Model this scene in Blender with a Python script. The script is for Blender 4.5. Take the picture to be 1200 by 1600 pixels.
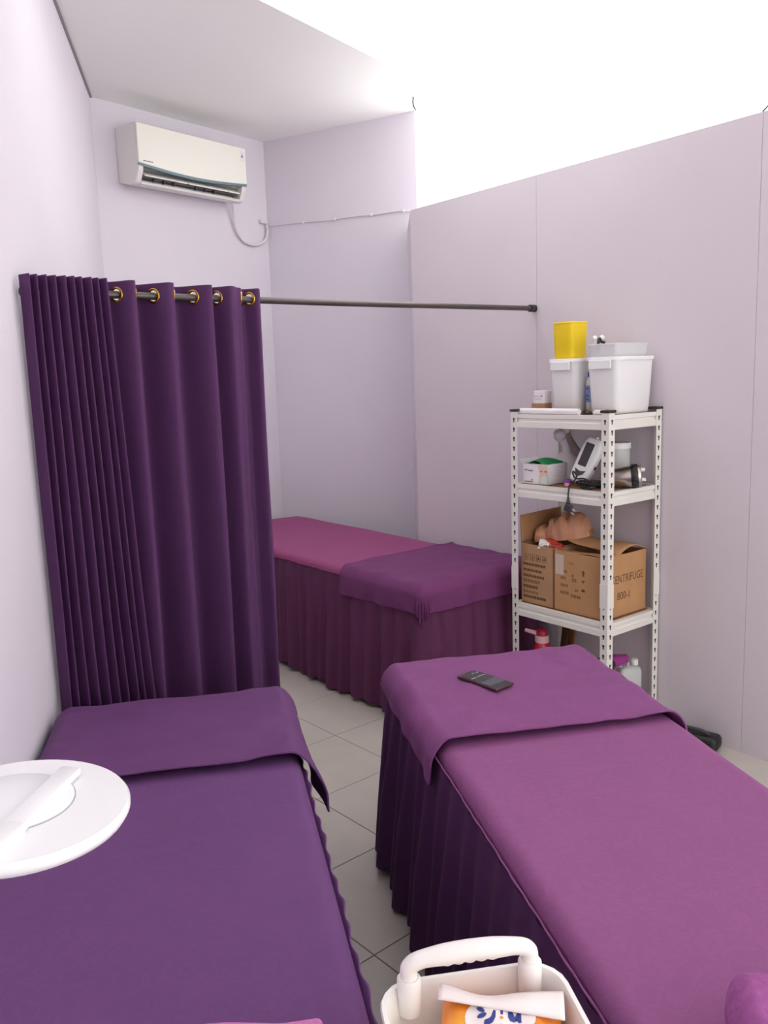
import bpy, bmesh, math, random
from math import sin, cos, pi, radians as RAD, sqrt, atan2
from mathutils import Vector, Matrix, noise
random.seed(7)
S = bpy.context.scene
for o in list(bpy.data.objects): bpy.data.objects.remove(o)
COL = S.collection

# ------------------------------------------------------------------ camera
FPX, CAMH = 1320.0, 1.54
ROLL = 0.0336
PITCH = math.atan(211.0*cos(ROLL)/FPX)
cam_data = bpy.data.cameras.new('camera'); cam = bpy.data.objects.new('camera', cam_data); COL.objects.link(cam)
cam_data.sensor_fit = 'HORIZONTAL'; cam_data.sensor_width = 36.0; cam_data.lens = FPX/1200*36.0
cam_data.clip_start = 0.02
_F = Vector((0, cos(PITCH), -sin(PITCH))); _U0 = Vector((0, sin(PITCH), cos(PITCH))); _R0 = Vector((1, 0, 0))
_R = cos(ROLL)*_R0 - sin(ROLL)*_U0; _U = sin(ROLL)*_R0 + cos(ROLL)*_U0
cam.matrix_world = Matrix(((_R.x, _U.x, -_F.x, 0), (_R.y, _U.y, -_F.y, 0), (_R.z, _U.z, -_F.z, CAMH), (0, 0, 0, 1)))
S.camera = cam

# ------------------------------------------------------------------ sky and exposure
world = bpy.data.worlds.new('World'); S.world = world; world.use_nodes = True
bg = world.node_tree.nodes['Background']
bg.inputs[0].default_value = (1.0, 0.99, 0.98, 1); bg.inputs[1].default_value = 3.2
S.view_settings.view_transform = 'Standard'; S.view_settings.look = 'None'
S.view_settings.gamma = 1.0; S.view_settings.use_curve_mapping = False
S.view_settings.exposure = 0.0

# ------------------------------------------------------------------ materials
def srgb(h):
    if isinstance(h, str):
        h = h.lstrip('#'); c = [int(h[i:i+2], 16)/255 for i in (0, 2, 4)]
    else: c = [v/255 for v in h]
    return tuple((v/12.92 if v <= .04045 else ((v+.055)/1.055)**2.4) for v in c) + (1,)
def mat(name, col, rough=.5, metal=0, spec=.5, noise_s=0, noise_a=0, bump=0, bump_s=200, sheen=0, trans=0, alpha=1, coat=0):
    m = bpy.data.materials.new(name); m.use_nodes = True; nt = m.node_tree; b = nt.nodes['Principled BSDF']
    c = srgb(col); b.inputs['Base Color'].default_value = c
    b.inputs['Roughness'].default_value = rough; b.inputs['Metallic'].default_value = metal
    b.inputs['Specular IOR Level'].default_value = spec
    if sheen:
        b.inputs['Sheen Weight'].default_value = sheen; b.inputs['Sheen Roughness'].default_value = .5
        b.inputs['Sheen Tint'].default_value = (c[0]*.5+.5*max(c[:3]), c[1]*.5+.3*max(c[:3]), c[2]*.5+.5*max(c[:3]), 1)
    if coat: b.inputs['Coat Weight'].default_value = coat
    if trans: b.inputs['Transmission Weight'].default_value = trans
    if alpha < 1: b.inputs['Alpha'].default_value = alpha
    tc = nt.nodes.new('ShaderNodeTexCoord')
    if noise_a:
        n = nt.nodes.new('ShaderNodeTexNoise'); n.inputs['Scale'].default_value = noise_s; n.inputs['Detail'].default_value = 5
        nt.links.new(tc.outputs['Object'], n.inputs['Vector'])
        r = nt.nodes.new('ShaderNodeMapRange'); r.inputs['From Min'].default_value = .3; r.inputs['From Max'].default_value = .7
        r.inputs['To Min'].default_value = 1-noise_a; r.inputs['To Max'].default_value = 1+noise_a
        nt.links.new(n.outputs['Fac'], r.inputs['Value'])
        mx = nt.nodes.new('ShaderNodeVectorMath'); mx.operation = 'SCALE'; mx.inputs[0].default_value = c[:3]
        nt.links.new(r.outputs[0], mx.inputs['Scale']); nt.links.new(mx.outputs[0], b.inputs['Base Color'])
    if bump:
        n2 = nt.nodes.new('ShaderNodeTexNoise'); n2.inputs['Scale'].default_value = bump_s; n2.inputs['Detail'].default_value = 3
        nt.links.new(tc.outputs['Object'], n2.inputs['Vector'])
        bp = nt.nodes.new('ShaderNodeBump'); bp.inputs['Strength'].default_value = bump; bp.inputs['Distance'].default_value = .002
        nt.links.new(n2.outputs['Fac'], bp.inputs['Height']); nt.links.new(bp.outputs[0], b.inputs['Normal'])
    return m

def fabric(name, col, pattern=.10, pscale=11, rough=.75, sheen=.12):
    """woven cloth with a faint tone-on-tone swirling damask"""
    m = bpy.data.materials.new(name); m.use_nodes = True; nt = m.node_tree; L = nt.links.new; b = nt.nodes['Principled BSDF']
    c = srgb(col); b.inputs['Roughness'].default_value = rough; b.inputs['Specular IOR Level'].default_value = .25
    b.inputs['Sheen Weight'].default_value = sheen; b.inputs['Sheen Roughness'].default_value = .45
    mc = max(c[:3]); b.inputs['Sheen Tint'].default_value = (.6*c[0]+.4*mc+.15, .6*c[1]+.2*mc+.08, .6*c[2]+.4*mc+.15, 1)
    tc = nt.nodes.new('ShaderNodeTexCoord')
    n = nt.nodes.new('ShaderNodeTexNoise'); n.inputs['Scale'].default_value = pscale; n.inputs['Detail'].default_value = 2.5
    n.inputs['Roughness'].default_value = .45; n.inputs['Distortion'].default_value = 2.2
    L(tc.outputs['Object'], n.inputs['Vector'])
    w = nt.nodes.new('ShaderNodeMath'); w.operation = 'MULTIPLY'; w.inputs[1].default_value = 34; L(n.outputs['Fac'], w.inputs[0])
    sn = nt.nodes.new('ShaderNodeMath'); sn.operation = 'SINE'; L(w.outputs[0], sn.inputs[0])
    mr = nt.nodes.new('ShaderNodeMapRange'); mr.inputs['From Min'].default_value = -.2; mr.inputs['From Max'].default_value = .9
    mr.inputs['To Min'].default_value = 1-pattern*.5; mr.inputs['To Max'].default_value = 1+pattern*.5; L(sn.outputs[0], mr.inputs['Value'])
    n2 = nt.nodes.new('ShaderNodeTexNoise'); n2.inputs['Scale'].default_value = 3.0; n2.inputs['Detail'].default_value = 4; L(tc.outputs['Object'], n2.inputs['Vector'])
    mr2 = nt.nodes.new('ShaderNodeMapRange'); mr2.inputs['To Min'].default_value = .93; mr2.inputs['To Max'].default_value = 1.07; L(n2.outputs['Fac'], mr2.inputs['Value'])
    mu = nt.nodes.new('ShaderNodeMath'); mu.operation = 'MULTIPLY'; L(mr.outputs[0], mu.inputs[0]); L(mr2.outputs[0], mu.inputs[1])
    sc = nt.nodes.new('ShaderNodeVectorMath'); sc.operation = 'SCALE'; sc.inputs[0].default_value = c[:3]; L(mu.outputs[0], sc.inputs['Scale'])
    L(sc.outputs[0], b.inputs['Base Color'])
    wv = nt.nodes.new('ShaderNodeTexNoise'); wv.inputs['Scale'].default_value = 420; wv.inputs['Detail'].default_value = 2; L(tc.outputs['Object'], wv.inputs['Vector'])
    bp = nt.nodes.new('ShaderNodeBump'); bp.inputs['Strength'].default_value = .25; bp.inputs['Distance'].default_value = .0015
    L(wv.outputs['Fac'], bp.inputs['Height']); L(bp.outputs[0], b.inputs['Normal'])
    return m

M = dict(
 wall=mat('wall_paint', (227,221,230), .85, spec=.2, noise_s=2.5, noise_a=.015, bump=.12, bump_s=60),
 board=mat('partition_paint', (216,207,214), .8, spec=.2, noise_s=2, noise_a=.02, bump=.1, bump_s=60),
 ceil=mat('ceiling_paint', (247,246,244), .9, spec=.2),
 seamgrey=mat('seam_grey', (150,146,150), .8),  # flat grey for the partition core and the painted shadow line at the ceiling
 grout=mat('grout', (120,114,108), .9),
 tile=mat('floor_tile', (200,194,184), .22, spec=.5, noise_s=9, noise_a=.035),
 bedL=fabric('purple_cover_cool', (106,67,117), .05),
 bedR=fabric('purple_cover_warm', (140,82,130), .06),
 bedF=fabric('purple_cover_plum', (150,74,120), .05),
 sheetL=fabric('purple_sheet_cool', (104,63,111), .03),
 sheetR=fabric('purple_sheet_warm', (131,74,125), .05),
 sheetF=fabric('purple_sheet_plum', (112,56,104), .03),
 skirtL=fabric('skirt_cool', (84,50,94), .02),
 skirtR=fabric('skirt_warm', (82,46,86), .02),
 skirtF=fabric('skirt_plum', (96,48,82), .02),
 curtain=fabric('curtain_cloth', (88,52,94), .05, 26),
 brass=mat('brass', (206,160,70), .25, metal=1),
 rod=mat('rod_metal', (98,90,88), .35, metal=.7),
 rodcap=mat('rod_cap', (40,36,36), .5),
 white=mat('white_plastic', (238,238,236), .35),
 tub=mat('tub_plastic', (240,240,240), .4, spec=.4),
 acwhite=mat('ac_plastic', (240,239,228), .35),
 acside=mat('ac_side_plastic', (228,225,220), .45),
 acdark=mat('ac_outlet', (112,112,112), .6),
 acteal=mat('ac_strip', (104,128,138), .35),
 print_grey=mat('grey_print', (128,124,122), .7),
 hose=mat('hose_plastic', (226,220,226), .5),
 rack=mat('rack_paint', (232,230,222), .42),
 slot=mat('slot_dark', (52,48,48), .8),
 cap=mat('post_cap', (52,40,38), .6),
 chip=mat('particle_board', (150,112,86), .8, noise_s=120, noise_a=.12),
 yellow=mat('yellow_plastic', (246,212,20), .4),
 clear=mat('frosted_plastic', (232,232,234), .3, alpha=.55),
 card=mat('cardboard', (188,142,98), .85, noise_s=14, noise_a=.05),
 card2=mat('cardboard_pale', (178,138,102), .85, noise_s=14, noise_a=.05),
 cardin=mat('cardboard_inside', (168,124,84), .9, noise_s=20, noise_a=.06),
 ink=mat('carton_ink', (104,74,54), .85),
 inkfaint=mat('carton_ink_faded', (134,98,70), .85),
 tape=mat('paper_label', (206,188,172), .7),
 skin=mat('mannequin_vinyl', (206,150,116), .5),
 black=mat('black_plastic', (30,28,30), .4),
 screen=mat('dark_screen', (48,42,46), .2),
 dgrey=mat('dark_grey_plastic', (58,56,60), .45),
 steel=mat('steel', (196,190,180), .28, metal=1),
 red=mat('red_plastic', (196,34,52), .22, coat=.3),
 pink=mat('pale_pink_plastic', (240,190,198), .4),
 dkpink=mat('raspberry_plastic', (186,40,72), .4),
 jug=mat('jug_plastic', (222,224,222), .3, alpha=.75),
 purple_pl=mat('purple_plastic', (150,52,132), .3),
 violet=mat('violet_lid', (120,50,140), .4),
 wood=mat('dark_wood', (84,56,36), .6, noise_s=30, noise_a=.2),
 woodl=mat('brown_wood', (120,82,52), .6, noise_s=30, noise_a=.2),
 green=mat('green_foil', (24,142,78), .4),
 paper=mat('white_card', (236,230,234), .6),
 facecol=mat('printed_face', (226,196,176), .7),
 facedk=mat('printed_eye', (150,98,88), .7),
 mask=mat('printed_mask', (196,214,200), .7),
 blue=mat('blue_label', (112,136,184), .35),
 navy=mat('navy_print', (52,66,140), .5),
 orange=mat('orange_film', (246,160,44), .28, coat=.4),
 yel2=mat('yellow_film', (250,196,30), .28, coat=.4),
 flap=mat('white_film', (246,236,234), .35),
 lime=mat('lime_film', (190,210,60), .3),
 orgdot=mat('orange_print', (240,150,60), .5),
 trolley=mat('trolley_plastic', (240,236,232), .38),
 lamp=mat('lamp_plastic', (242,242,244), .3),
 groove=mat('lamp_groove', (176,176,180), .5),
 towelp=mat('pink_terry', (206,126,180), .95, spec=.1, noise_s=90, noise_a=.10, bump=.9, bump_s=260, sheen=.4),
 towelm=mat('magenta_terry', (160,92,150), .95, spec=.1, noise_s=60, noise_a=.14, bump=1.0, bump_s=170, sheen=.1),
 phone=mat('phone_case', (70,44,40), .4),
 screenlit=mat('phone_screen', (44,42,48), .3),
 screenblk=mat('phone_panel', (84,82,94), .2),
 screenwht=mat('phone_text', (150,148,158), .3),
 gunk=mat('brown_plastic', (74,50,44), .5),
 taupe=mat('steamer_arm', (150,134,128), .4, alpha=.85),
 pot=mat('steamer_white', (224,218,222), .4),
 foil=mat('packet_red', (188,62,44), .35),
)
def glass_mat():
    m = bpy.data.materials.new('window_glass'); m.use_nodes = True; nt = m.node_tree
    for n in list(nt.nodes):
        if n.type == 'BSDF_PRINCIPLED': nt.nodes.remove(n)
    out = [n for n in nt.nodes if n.type == 'OUTPUT_MATERIAL'][0]
    t = nt.nodes.new('ShaderNodeBsdfTransparent'); g = nt.nodes.new('ShaderNodeBsdfGlossy'); g.inputs['Roughness'].default_value = .02
    mx = nt.nodes.new('ShaderNodeMixShader'); mx.inputs[0].default_value = .05
    nt.links.new(t.outputs[0], mx.inputs[1]); nt.links.new(g.outputs[0], mx.inputs[2]); nt.links.new(mx.outputs[0], out.inputs[0])
    return m
M['glass'] = glass_mat()

# ------------------------------------------------------------------ helpers
class MB:
    def __init__(s): s.v = []; s.f = []
    def add(s, vs, fs):
        k = len(s.v); s.v += [tuple(v) for v in vs]; s.f += [tuple(i+k for i in f) for f in fs]; return s
    def box(s, a, b, xf=None):
        (x0, y0, z0), (x1, y1, z1) = a, b
        vs = [Vector(p) for p in ((x0,y0,z0),(x1,y0,z0),(x1,y1,z0),(x0,y1,z0),(x0,y0,z1),(x1,y0,z1),(x1,y1,z1),(x0,y1,z1))]
        if xf: vs = [xf @ v for v in vs]
        return s.add(vs, [(0,3,2,1),(4,5,6,7),(0,1,5,4),(1,2,6,5),(2,3,7,6),(3,0,4,7)])
    def rbox(s, a, b, r=.005, seg=3, xf=None):
        bm = bmesh.new(); bmesh.ops.create_cube(bm, size=1)
        c = [(p+q)/2 for p, q in zip(a, b)]; d = [abs(q-p) for p, q in zip(a, b)]
        for v in bm.verts: v.co = Vector((c[0]+v.co.x*d[0], c[1]+v.co.y*d[1], c[2]+v.co.z*d[2]))
        bmesh.ops.bevel(bm, geom=bm.edges[:], offset=min(r, min(d)*.49), segments=seg, affect='EDGES', profile=.5)
        bm.verts.index_update()
        s.add([(xf @ v.co) if xf else v.co.copy() for v in bm.verts], [[v.index for v in f.verts] for f in bm.faces]); bm.free(); return s
    def lathe(s, prof, n=32, xf=None, cap=True):
        vs, fs = [], []
        for (r, z) in prof:
            for i in range(n):
                a = 2*pi*i/n; vs.append(Vector((r*cos(a), r*sin(a), z)))
        m = len(prof)
        for j in range(m-1):
            for i in range(n): fs.append((j*n+i, j*n+(i+1) % n, (j+1)*n+(i+1) % n, (j+1)*n+i))
        if cap:
            fs.append(tuple(reversed(range(n)))); fs.append(tuple(range((m-1)*n, m*n)))
        if xf: vs = [xf @ v for v in vs]
        return s.add(vs, fs)
    def tube(s, pts, r, n=10, closed=False, cap=True):
        pts = [Vector(p) for p in pts]; N = len(pts); rr = r if hasattr(r, '__len__') else [r]*N
        tang = []
        for i in range(N):
            a = pts[(i-1) % N] if (closed or i > 0) else pts[i]; b = pts[(i+1) % N] if (closed or i < N-1) else pts[i]
            t = (b-a); tang.append(t.normalized() if t.length > 1e-9 else Vector((0, 0, 1)))
        up = Vector((0, 0, 1)) if abs(tang[0].z) < .9 else Vector((1, 0, 0))
        nrm = (up-up.dot(tang[0])*tang[0]).normalized(); vs, fs = [], []
        for i in range(N):
            if i: nrm = (nrm-nrm.dot(tang[i])*tang[i]).normalized()
            bi = tang[i].cross(nrm)
            for k in range(n):
                a = 2*pi*k/n; vs.append(pts[i]+(nrm*cos(a)+bi*sin(a))*rr[i])
        for i in range(N if closed else N-1):
            j = (i+1) % N
            for k in range(n): fs.append((i*n+k, i*n+(k+1) % n, j*n+(k+1) % n, j*n+k))
        if cap and not closed:
            fs.append(tuple(reversed(range(n)))); fs.append(tuple(range((N-1)*n, N*n)))
        return s.add(vs, fs)
    def prism(s, poly, z0, z1, xf=None):
        n = len(poly); ar = sum(poly[i][0]*poly[(i+1) % n][1]-poly[(i+1) % n][0]*poly[i][1] for i in range(n))
        if ar < 0: poly = poly[::-1]
        vs = [Vector((x, y, z0)) for x, y in poly]+[Vector((x, y, z1)) for x, y in poly]
        fs = [tuple(reversed(range(n))), tuple(range(n, 2*n))]+[(i, (i+1) % n, n+(i+1) % n, n+i) for i in range(n)]
        if xf: vs = [xf @ v for v in vs]
        return s.add(vs, fs)
    def grid(s, fn, us, vs_):
        nu, nv = len(us), len(vs_)
        vv = [fn(u, v) for v in vs_ for u in us]
        return s.add(vv, [(j*nu+i, j*nu+i+1, (j+1)*nu+i+1, (j+1)*nu+i) for j in range(nv-1) for i in range(nu-1)])
    def rings(s, rings, cap0=False, cap1=False):
        n = len(rings[0]); vs = [p for r in rings for p in r]; fs = []
        for j in range(len(rings)-1):
            for i in range(n): fs.append((j*n+i, j*n+(i+1) % n, (j+1)*n+(i+1) % n, (j+1)*n+i))
        if cap0: fs.append(tuple(reversed(range(n))))
        if cap1: fs.append(tuple(range((len(rings)-1)*n, len(rings)*n)))
        return s.add(vs, fs)
    def build(s, name, m, parent=None, smooth=0, solid=0, offset=0, sub=0, fixn=False):
        me = bpy.data.meshes.new(name); me.from_pydata([tuple(v) for v in s.v], [], s.f)
        if fixn:
            bm = bmesh.new(); bm.from_mesh(me); bmesh.ops.recalc_face_normals(bm, faces=bm.faces[:]); bm.to_mesh(me); bm.free()
        me.materials.append(M[m] if isinstance(m, str) else m); me.update()
        if smooth:
            me.polygons.foreach_set('use_smooth', [True]*len(me.polygons))
            if smooth < 180: me.set_sharp_from_angle(angle=RAD(smooth))
        o = bpy.data.objects.new(name, me); COL.objects.link(o)
        if parent: o.parent = parent
        if sub:
            md = o.modifiers.new('sub', 'SUBSURF'); md.levels = sub; md.render_levels = sub
        if solid:
            md = o.modifiers.new('solid', 'SOLIDIFY'); md.thickness = solid; md.offset = offset
        return o
def tag(o, label=None, cat=None, group=None, kind=None):
    if label: o['label'] = label
    if cat: o['category'] = cat
    if group: o['group'] = group
    if kind: o['kind'] = kind
    return o
def thing(name, label, cat, loc=(0, 0, 0), rotz=0, group=None, rot=None):
    o = bpy.data.objects.new(name, None); COL.objects.link(o); o.location = loc
    o.rotation_euler = rot if rot else (0, 0, rotz); o.empty_display_size = .05
    return tag(o, label, cat, group)
def place(o, loc, rotz=0, rot=None):
    o.location = loc; o.rotation_euler = rot if rot else (0, 0, rotz); return o
def rrect(w, l, r, n=6, cx=0, cy=0):
    pts = []
    for (sx, sy, a0) in ((1, -1, -pi/2), (1, 1, 0), (-1, 1, pi/2), (-1, -1, pi)):
        for k in range(n+1):
            a = a0+pi/2*k/n; pts.append((cx+sx*(w/2-r)+r*cos(a), cy+sy*(l/2-r)+r*sin(a)))
    return pts
def lin(a, b, n): return [a+(b-a)*i/(n-1) for i in range(n)]
def sstep(a, b, x):
    t = max(0, min(1, (x-a)/(b-a))); return t*t*(3-2*t)
def text_part(txt, size, m, parent, xf, depth=.0004, align='CENTER', name='printed_text', sx=1.0):
    cu = bpy.data.curves.new('t', 'FONT'); cu.body = txt; cu.size = size; cu.align_x = align; cu.align_y = 'CENTER'; cu.extrude = depth
    cu.resolution_u = 3
    to = bpy.data.objects.new('t', cu); COL.objects.link(to)
    dg = bpy.context.evaluated_depsgraph_get(); dg.update()
    me = bpy.data.meshes.new_from_object(to.evaluated_get(dg)); bpy.data.objects.remove(to); bpy.data.curves.remove(cu)
    me.transform(Matrix.Diagonal((sx, 1, 1, 1))); me.transform(xf); me.materials.clear(); me.materials.append(M[m]); me.name = name
    o = bpy.data.objects.new(name, me); COL.objects.link(o); o.parent = parent; return o
def face_xf(origin, right, up):
    r = Vector(right).normalized(); u = Vector(up).normalized(); n = r.cross(u)
    return Matrix(((r.x, u.x, n.x, origin[0]), (r.y, u.y, n.y, origin[1]), (r.z, u.z, n.z, origin[2]), (0, 0, 0, 1)))

# frames: beds lie at 12 deg, partition and rack at 38 deg
A12, A38, AP = RAD(12), RAD(38), RAD(37.0)
def P12(u, v, z=0): return Vector((u*cos(A12)-v*sin(A12), u*sin(A12)+v*cos(A12), z))
def P38(u, v, z=0): return Vector((u*cos(A38)-v*sin(A38), u*sin(A38)+v*cos(A38), z))
def PP(u, v, z=0): return Vector((u*cos(AP)-v*sin(AP), u*sin(AP)+v*cos(AP), z))      # partition frame
CEIL, PTOP = 3.11, 2.432
LW = -.475                                    # left wall plane, u12
PW = Vector((.633, 4.222, 0)).dot(Vector((cos(AP), sin(AP), 0)))   # partition plane
_pv = lambda x, y: -x*sin(AP)+y*cos(AP)
PV0, SV1, SV2 = _pv(.195, 4.80), _pv(.747, 4.066), _pv(1.39, 3.19)
CC = Vector((-.723, 5.95, 0))                 # corner of back wall and far wall
ACU = Vector((-.625, -.78, 0)).normalized(); ACN = Vector((.78, -.625, 0)).normalized()
FD = Vector((.866, -.5, 0)); FN = Vector((-.5, -.866, 0))
# left/back corner: CC + ACU*t with u12 = LW
_a = Vector((cos(A12), sin(A12), 0)); tLC = (LW-CC.dot(_a))/ACU.dot(_a); LC = CC+ACU*tLC
PE = PP(PW, PV0)                           # near end of partition
FE = CC+FD*1.14                               # end of far wall panel above the partition
PZ_V = -.35
PZ = PP(PW, PZ_V); SIDE = PZ.dot(_a)         # side wall plane, u12
REAR = -1.15                                  # rear wall plane, v12
RL, RR = P12(LW, REAR), P12(SIDE, REAR)

def wall_slab(name, a, b, z0, z1, th, m, out):
    """vertical slab from plan point a to b, thickness th towards 'out'"""
    o = out.normalized()*th
    mb = MB(); vs = [Vector((p.x, p.y, z)) for z in (z0, z1) for p in (a, b, b+o, a+o)]
    mb.add(vs, [(0,3,2,1),(4,5,6,7),(0,1,5,4),(1,2,6,5),(2,3,7,6),(3,0,4,7)])
    ob = mb.build(name, m, fixn=True); tag(ob, kind='structure'); return ob
wl = wall_slab('wall_left', RL-P12(0, .1), LC+P12(0, .12), 0, CEIL+.1, .1, 'wall', -_a); tag(wl, 'pale lilac plastered wall along the left side')
wb = wall_slab('wall_back', LC-ACN*0, CC, 0, CEIL+.1, .1, 'wall', -ACN); tag(wb, 'pale lilac end wall carrying the air conditioner')
wf = wall_slab('wall_far', CC, FE+FD*.0, 0, CEIL, .08, 'wall', -FN); tag(wf, 'lilac wall beside the far bed with a cable run')
# return between the partition end and the far wall
_back = PP(1, 0)
ret0 = PE+_back*.003; wr = wall_slab('wall_return', ret0, FE-FD*.07, -.01, PTOP, .09, 'wall', PP(1, .0)); tag(wr, 'short wall closing the gap behind the partition end')
# partition of painted boards (each board a part)
part = bpy.data.objects.new('wall_right', None); COL.objects.link(part); tag(part, 'half height lilac board partition behind the shelf rack', kind='structure')
seams = [PV0, SV1, SV2, SV2-1.08, PZ_V]
for i in range(len(seams)-1):
    v1, v0 = seams[i], seams[i+1]
    mb = MB(); mb.rbox((PW, v0+.0006, -.01), (PW+.045, v1-.0006, PTOP), .0012, 1)
    b_ = mb.build('board', 'board', part); b_.rotation_euler = (0, 0, AP)
mb = MB(); mb.box((PW+.004, PZ_V, -.01), (PW+.041, PV0-.005, PTOP-.004)); cr = mb.build('core', 'seamgrey', part); cr.rotation_euler = (0, 0, AP)
# shop front beside and behind the viewer: low wall, lintel and large panes
ws = wall_slab('wall_side', PZ, RR, 0, .35, .1, 'wall', _a); tag(ws, 'low lilac wall under the shop window on the right')
ws = wall_slab('wall_side', PZ, RR, 2.95, CEIL, .1, 'wall', _a); tag(ws, 'lilac lintel over the shop window on the right')
RM = RL+(RR-RL)*.36
wre = wall_slab('wall_rear', RL, RM, 0, CEIL, .1, 'wall', -P12(0, 1)); tag(wre, 'lilac wall behind the viewer')
wre = wall_slab('wall_rear', RM, RR, 2.95, CEIL, .1, 'wall', -P12(0, 1)); tag(wre, 'lilac lintel over the rear shop window')
def shop_window(name, label, a, b, z0, z1, n):
    r = bpy.data.objects.new(name, None); COL.objects.link(r); tag(r, label, kind='structure')
    d = (b-a); ln = d.length; rz = atan2(d.y, d.x)
    for i in range(n):
        x0, x1 = ln*i/n+.02, ln*(i+1)/n-.02
        o = MB().box((x0, -.003, z0+.04), (x1, .003, z1-.04)).build('pane', 'glass', r); place(o, a, rz)
    for i in range(n+1):
        x = ln*i/n; o = MB().box((max(0, x-.02), -.03, z0), (min(ln, x+.02), .03, z1)).build('mullion', 'white', r); place(o, a, rz)
    for z in (z0, z1-.04):
        o = MB().box((0, -.028, z), (ln, .028, z+.04)).build('rail', 'white', r); place(o, a, rz)
shop_window('window_3', 'large shop window to the right of the viewer', PZ+_a*.05, RR+_a*.05, .35, 2.95, 3)
shop_window('window_4', 'large shop window behind the viewer', RM-P12(0, .05), RR-P12(0, .05), 0, 2.95, 2)

# ceiling slab ends along a line; beyond it the roof is glazed
E0 = Vector((.262, 4.85, 0)); E1 = Vector((-.436, 3.822, 0)); ed = (E1-E0).normalized()
tl_ = (LW-E0.dot(_a))/ed.dot(_a); EL = E0+ed*tl_
mb = MB(); mb.prism([(p.x, p.y) for p in (LC+P12(-.05, .1), CC+Vector((-.02, .12, 0)), FE+Vector((.0, .06, 0)), FE+Vector((.0, -.01, 0)), E0, EL+P12(-.05, -.02))], CEIL, CEIL+.08)
ce = mb.build('ceiling', 'ceil', fixn=True); tag(ce, 'white plasterboard ceiling above the air conditioner', kind='structure')
mb = MB(); mb.prism([(p.x, p.y) for p in (EL, LC+P12(0, -.004), LC+P12(.012, -.004), EL+P12(.012, 0))], CEIL-.008, CEIL)  # solid strip, no recess; the shade of the joint is put into its grey
tr = mb.build('shadow_strip', 'seamgrey', fixn=True); tag(tr, 'thin grey strip painted as the shadow line where the left wall meets the ceiling', kind='structure')

# glazing: strip window on top of the partition, roof light over the near part of the room
w1 = bpy.data.objects.new('window_1', None); COL.objects.link(w1); tag(w1, 'bright window strip above the partition', kind='structure')
mb = MB(); mb.box((PW+.02, PZ_V, PTOP+.002), (PW+.026, PV0-.035, CEIL+.02)); g = mb.build('pane', 'glass', w1); g.rotation_euler = (0, 0, AP)
w2 = bpy.data.objects.new('window_2', None); COL.objects.link(w2); tag(w2, 'bright roof light over the near part of the room', kind='structure')
NE = PP(PW+.02, _pv(1.25, 3.35)); pz2 = PP(PW+.02, PZ_V); pe2 = PP(PW+.02, PV0-.03)
mb = MB(); mb.prism([(p.x, p.y) for p in (EL+P12(0, -.03), E0+Vector((.01, -.02, 0)), pe2, NE)], CEIL+.03, CEIL+.036)
mb.build('pane', 'glass', w2, fixn=True)
mb = MB(); mb.prism([(p.x, p.y) for p in (EL+P12(-.05, -.02), NE, pz2, RR, RL+P12(-.05, 0))], CEIL, CEIL+.08)
tag(mb.build('ceiling', 'ceil', fixn=True), 'white ceiling over the near half of the room', kind='structure')

# ------------------------------------------------------------------ floor: slab of grout with separate tiles
fl = MB(); fl.prism([(p.x, p.y) for p in (RL+P12(-.08, -.08), RR+P12(.08, -.08), PZ+P12(.08, 0), PE+PP(.12, 0), FE+Vector((.05, .05, 0)), CC+Vector((-.03, .08, 0)), LC+P12(-.08, .05))], -.05, -.0015)
floor = fl.build('floor', 'grout', fixn=True); tag(floor, 'pale grey ceramic tile floor laid in a diagonal grid', kind='structure')
TA = RAD(-49.2)                                # tile axis e1 = (sin49.2, cos49.2)
e1 = Vector((sin(RAD(49.2)), cos(RAD(49.2)), 0)); e2 = Vector((-e1.y, e1.x, 0))
T = .4; GAP = .0035
T0 = Vector((-.245, 3.496, 0)); off1, off2 = T0.dot(e1), T0.dot(e2)
clips = [(_a, LW), (-_a, -SIDE), (P12(0, 1), REAR), (ACN, ACN.dot(CC)), (FN, FN.dot(CC)), (-PP(1, 0), -PW)]
def clip(poly, n, d):
    out = []
    for i in range(len(poly)):
        a, b = poly[i], poly[(i+1) % len(poly)]; da, db = a.dot(n)-d, b.dot(n)-d
        if da >= 0: out.append(a)
        if (da < 0) != (db < 0): out.append(a+(b-a)*(da/(da-db)))
    return out
full_me = None
for i in range(-18, 18):
    for j in range(-18, 18):
        c = e1*(off1+(i+.5)*T)+e2*(off2+(j+.5)*T); h = (T-GAP)/2
        poly = [c+e1*sx*h+e2*sy*h for sx, sy in ((-1,-1),(1,-1),(1,1),(-1,1))]
        q = poly
        for n_, d_ in clips:
            q = clip(q, n_, d_)
            if len(q) < 3: break
        if len(q) < 3: continue
        ar = abs(sum((q[k].x-q[0].x)*(q[k+1].y-q[0].y)-(q[k+1].x-q[0].x)*(q[k].y-q[0].y) for k in range(1, len(q)-1)))/2
        if ar < .004: continue
        if ar > .999*(T-GAP)**2:
            if full_me is None:
                o = MB().rbox((-h, -h, -.006), (h, h, 0), .0012, 1).build('tile', 'tile', floor); full_me = o.data
            else:
                o = bpy.data.objects.new('tile', full_me); COL.objects.link(o); o.parent = floor
            place(o, c, atan2(e1.y, e1.x))
        else:
            MB().prism([(p.x, p.y) for p in q], -.006, 0).build('tile', 'tile', floor, fixn=True)

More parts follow.
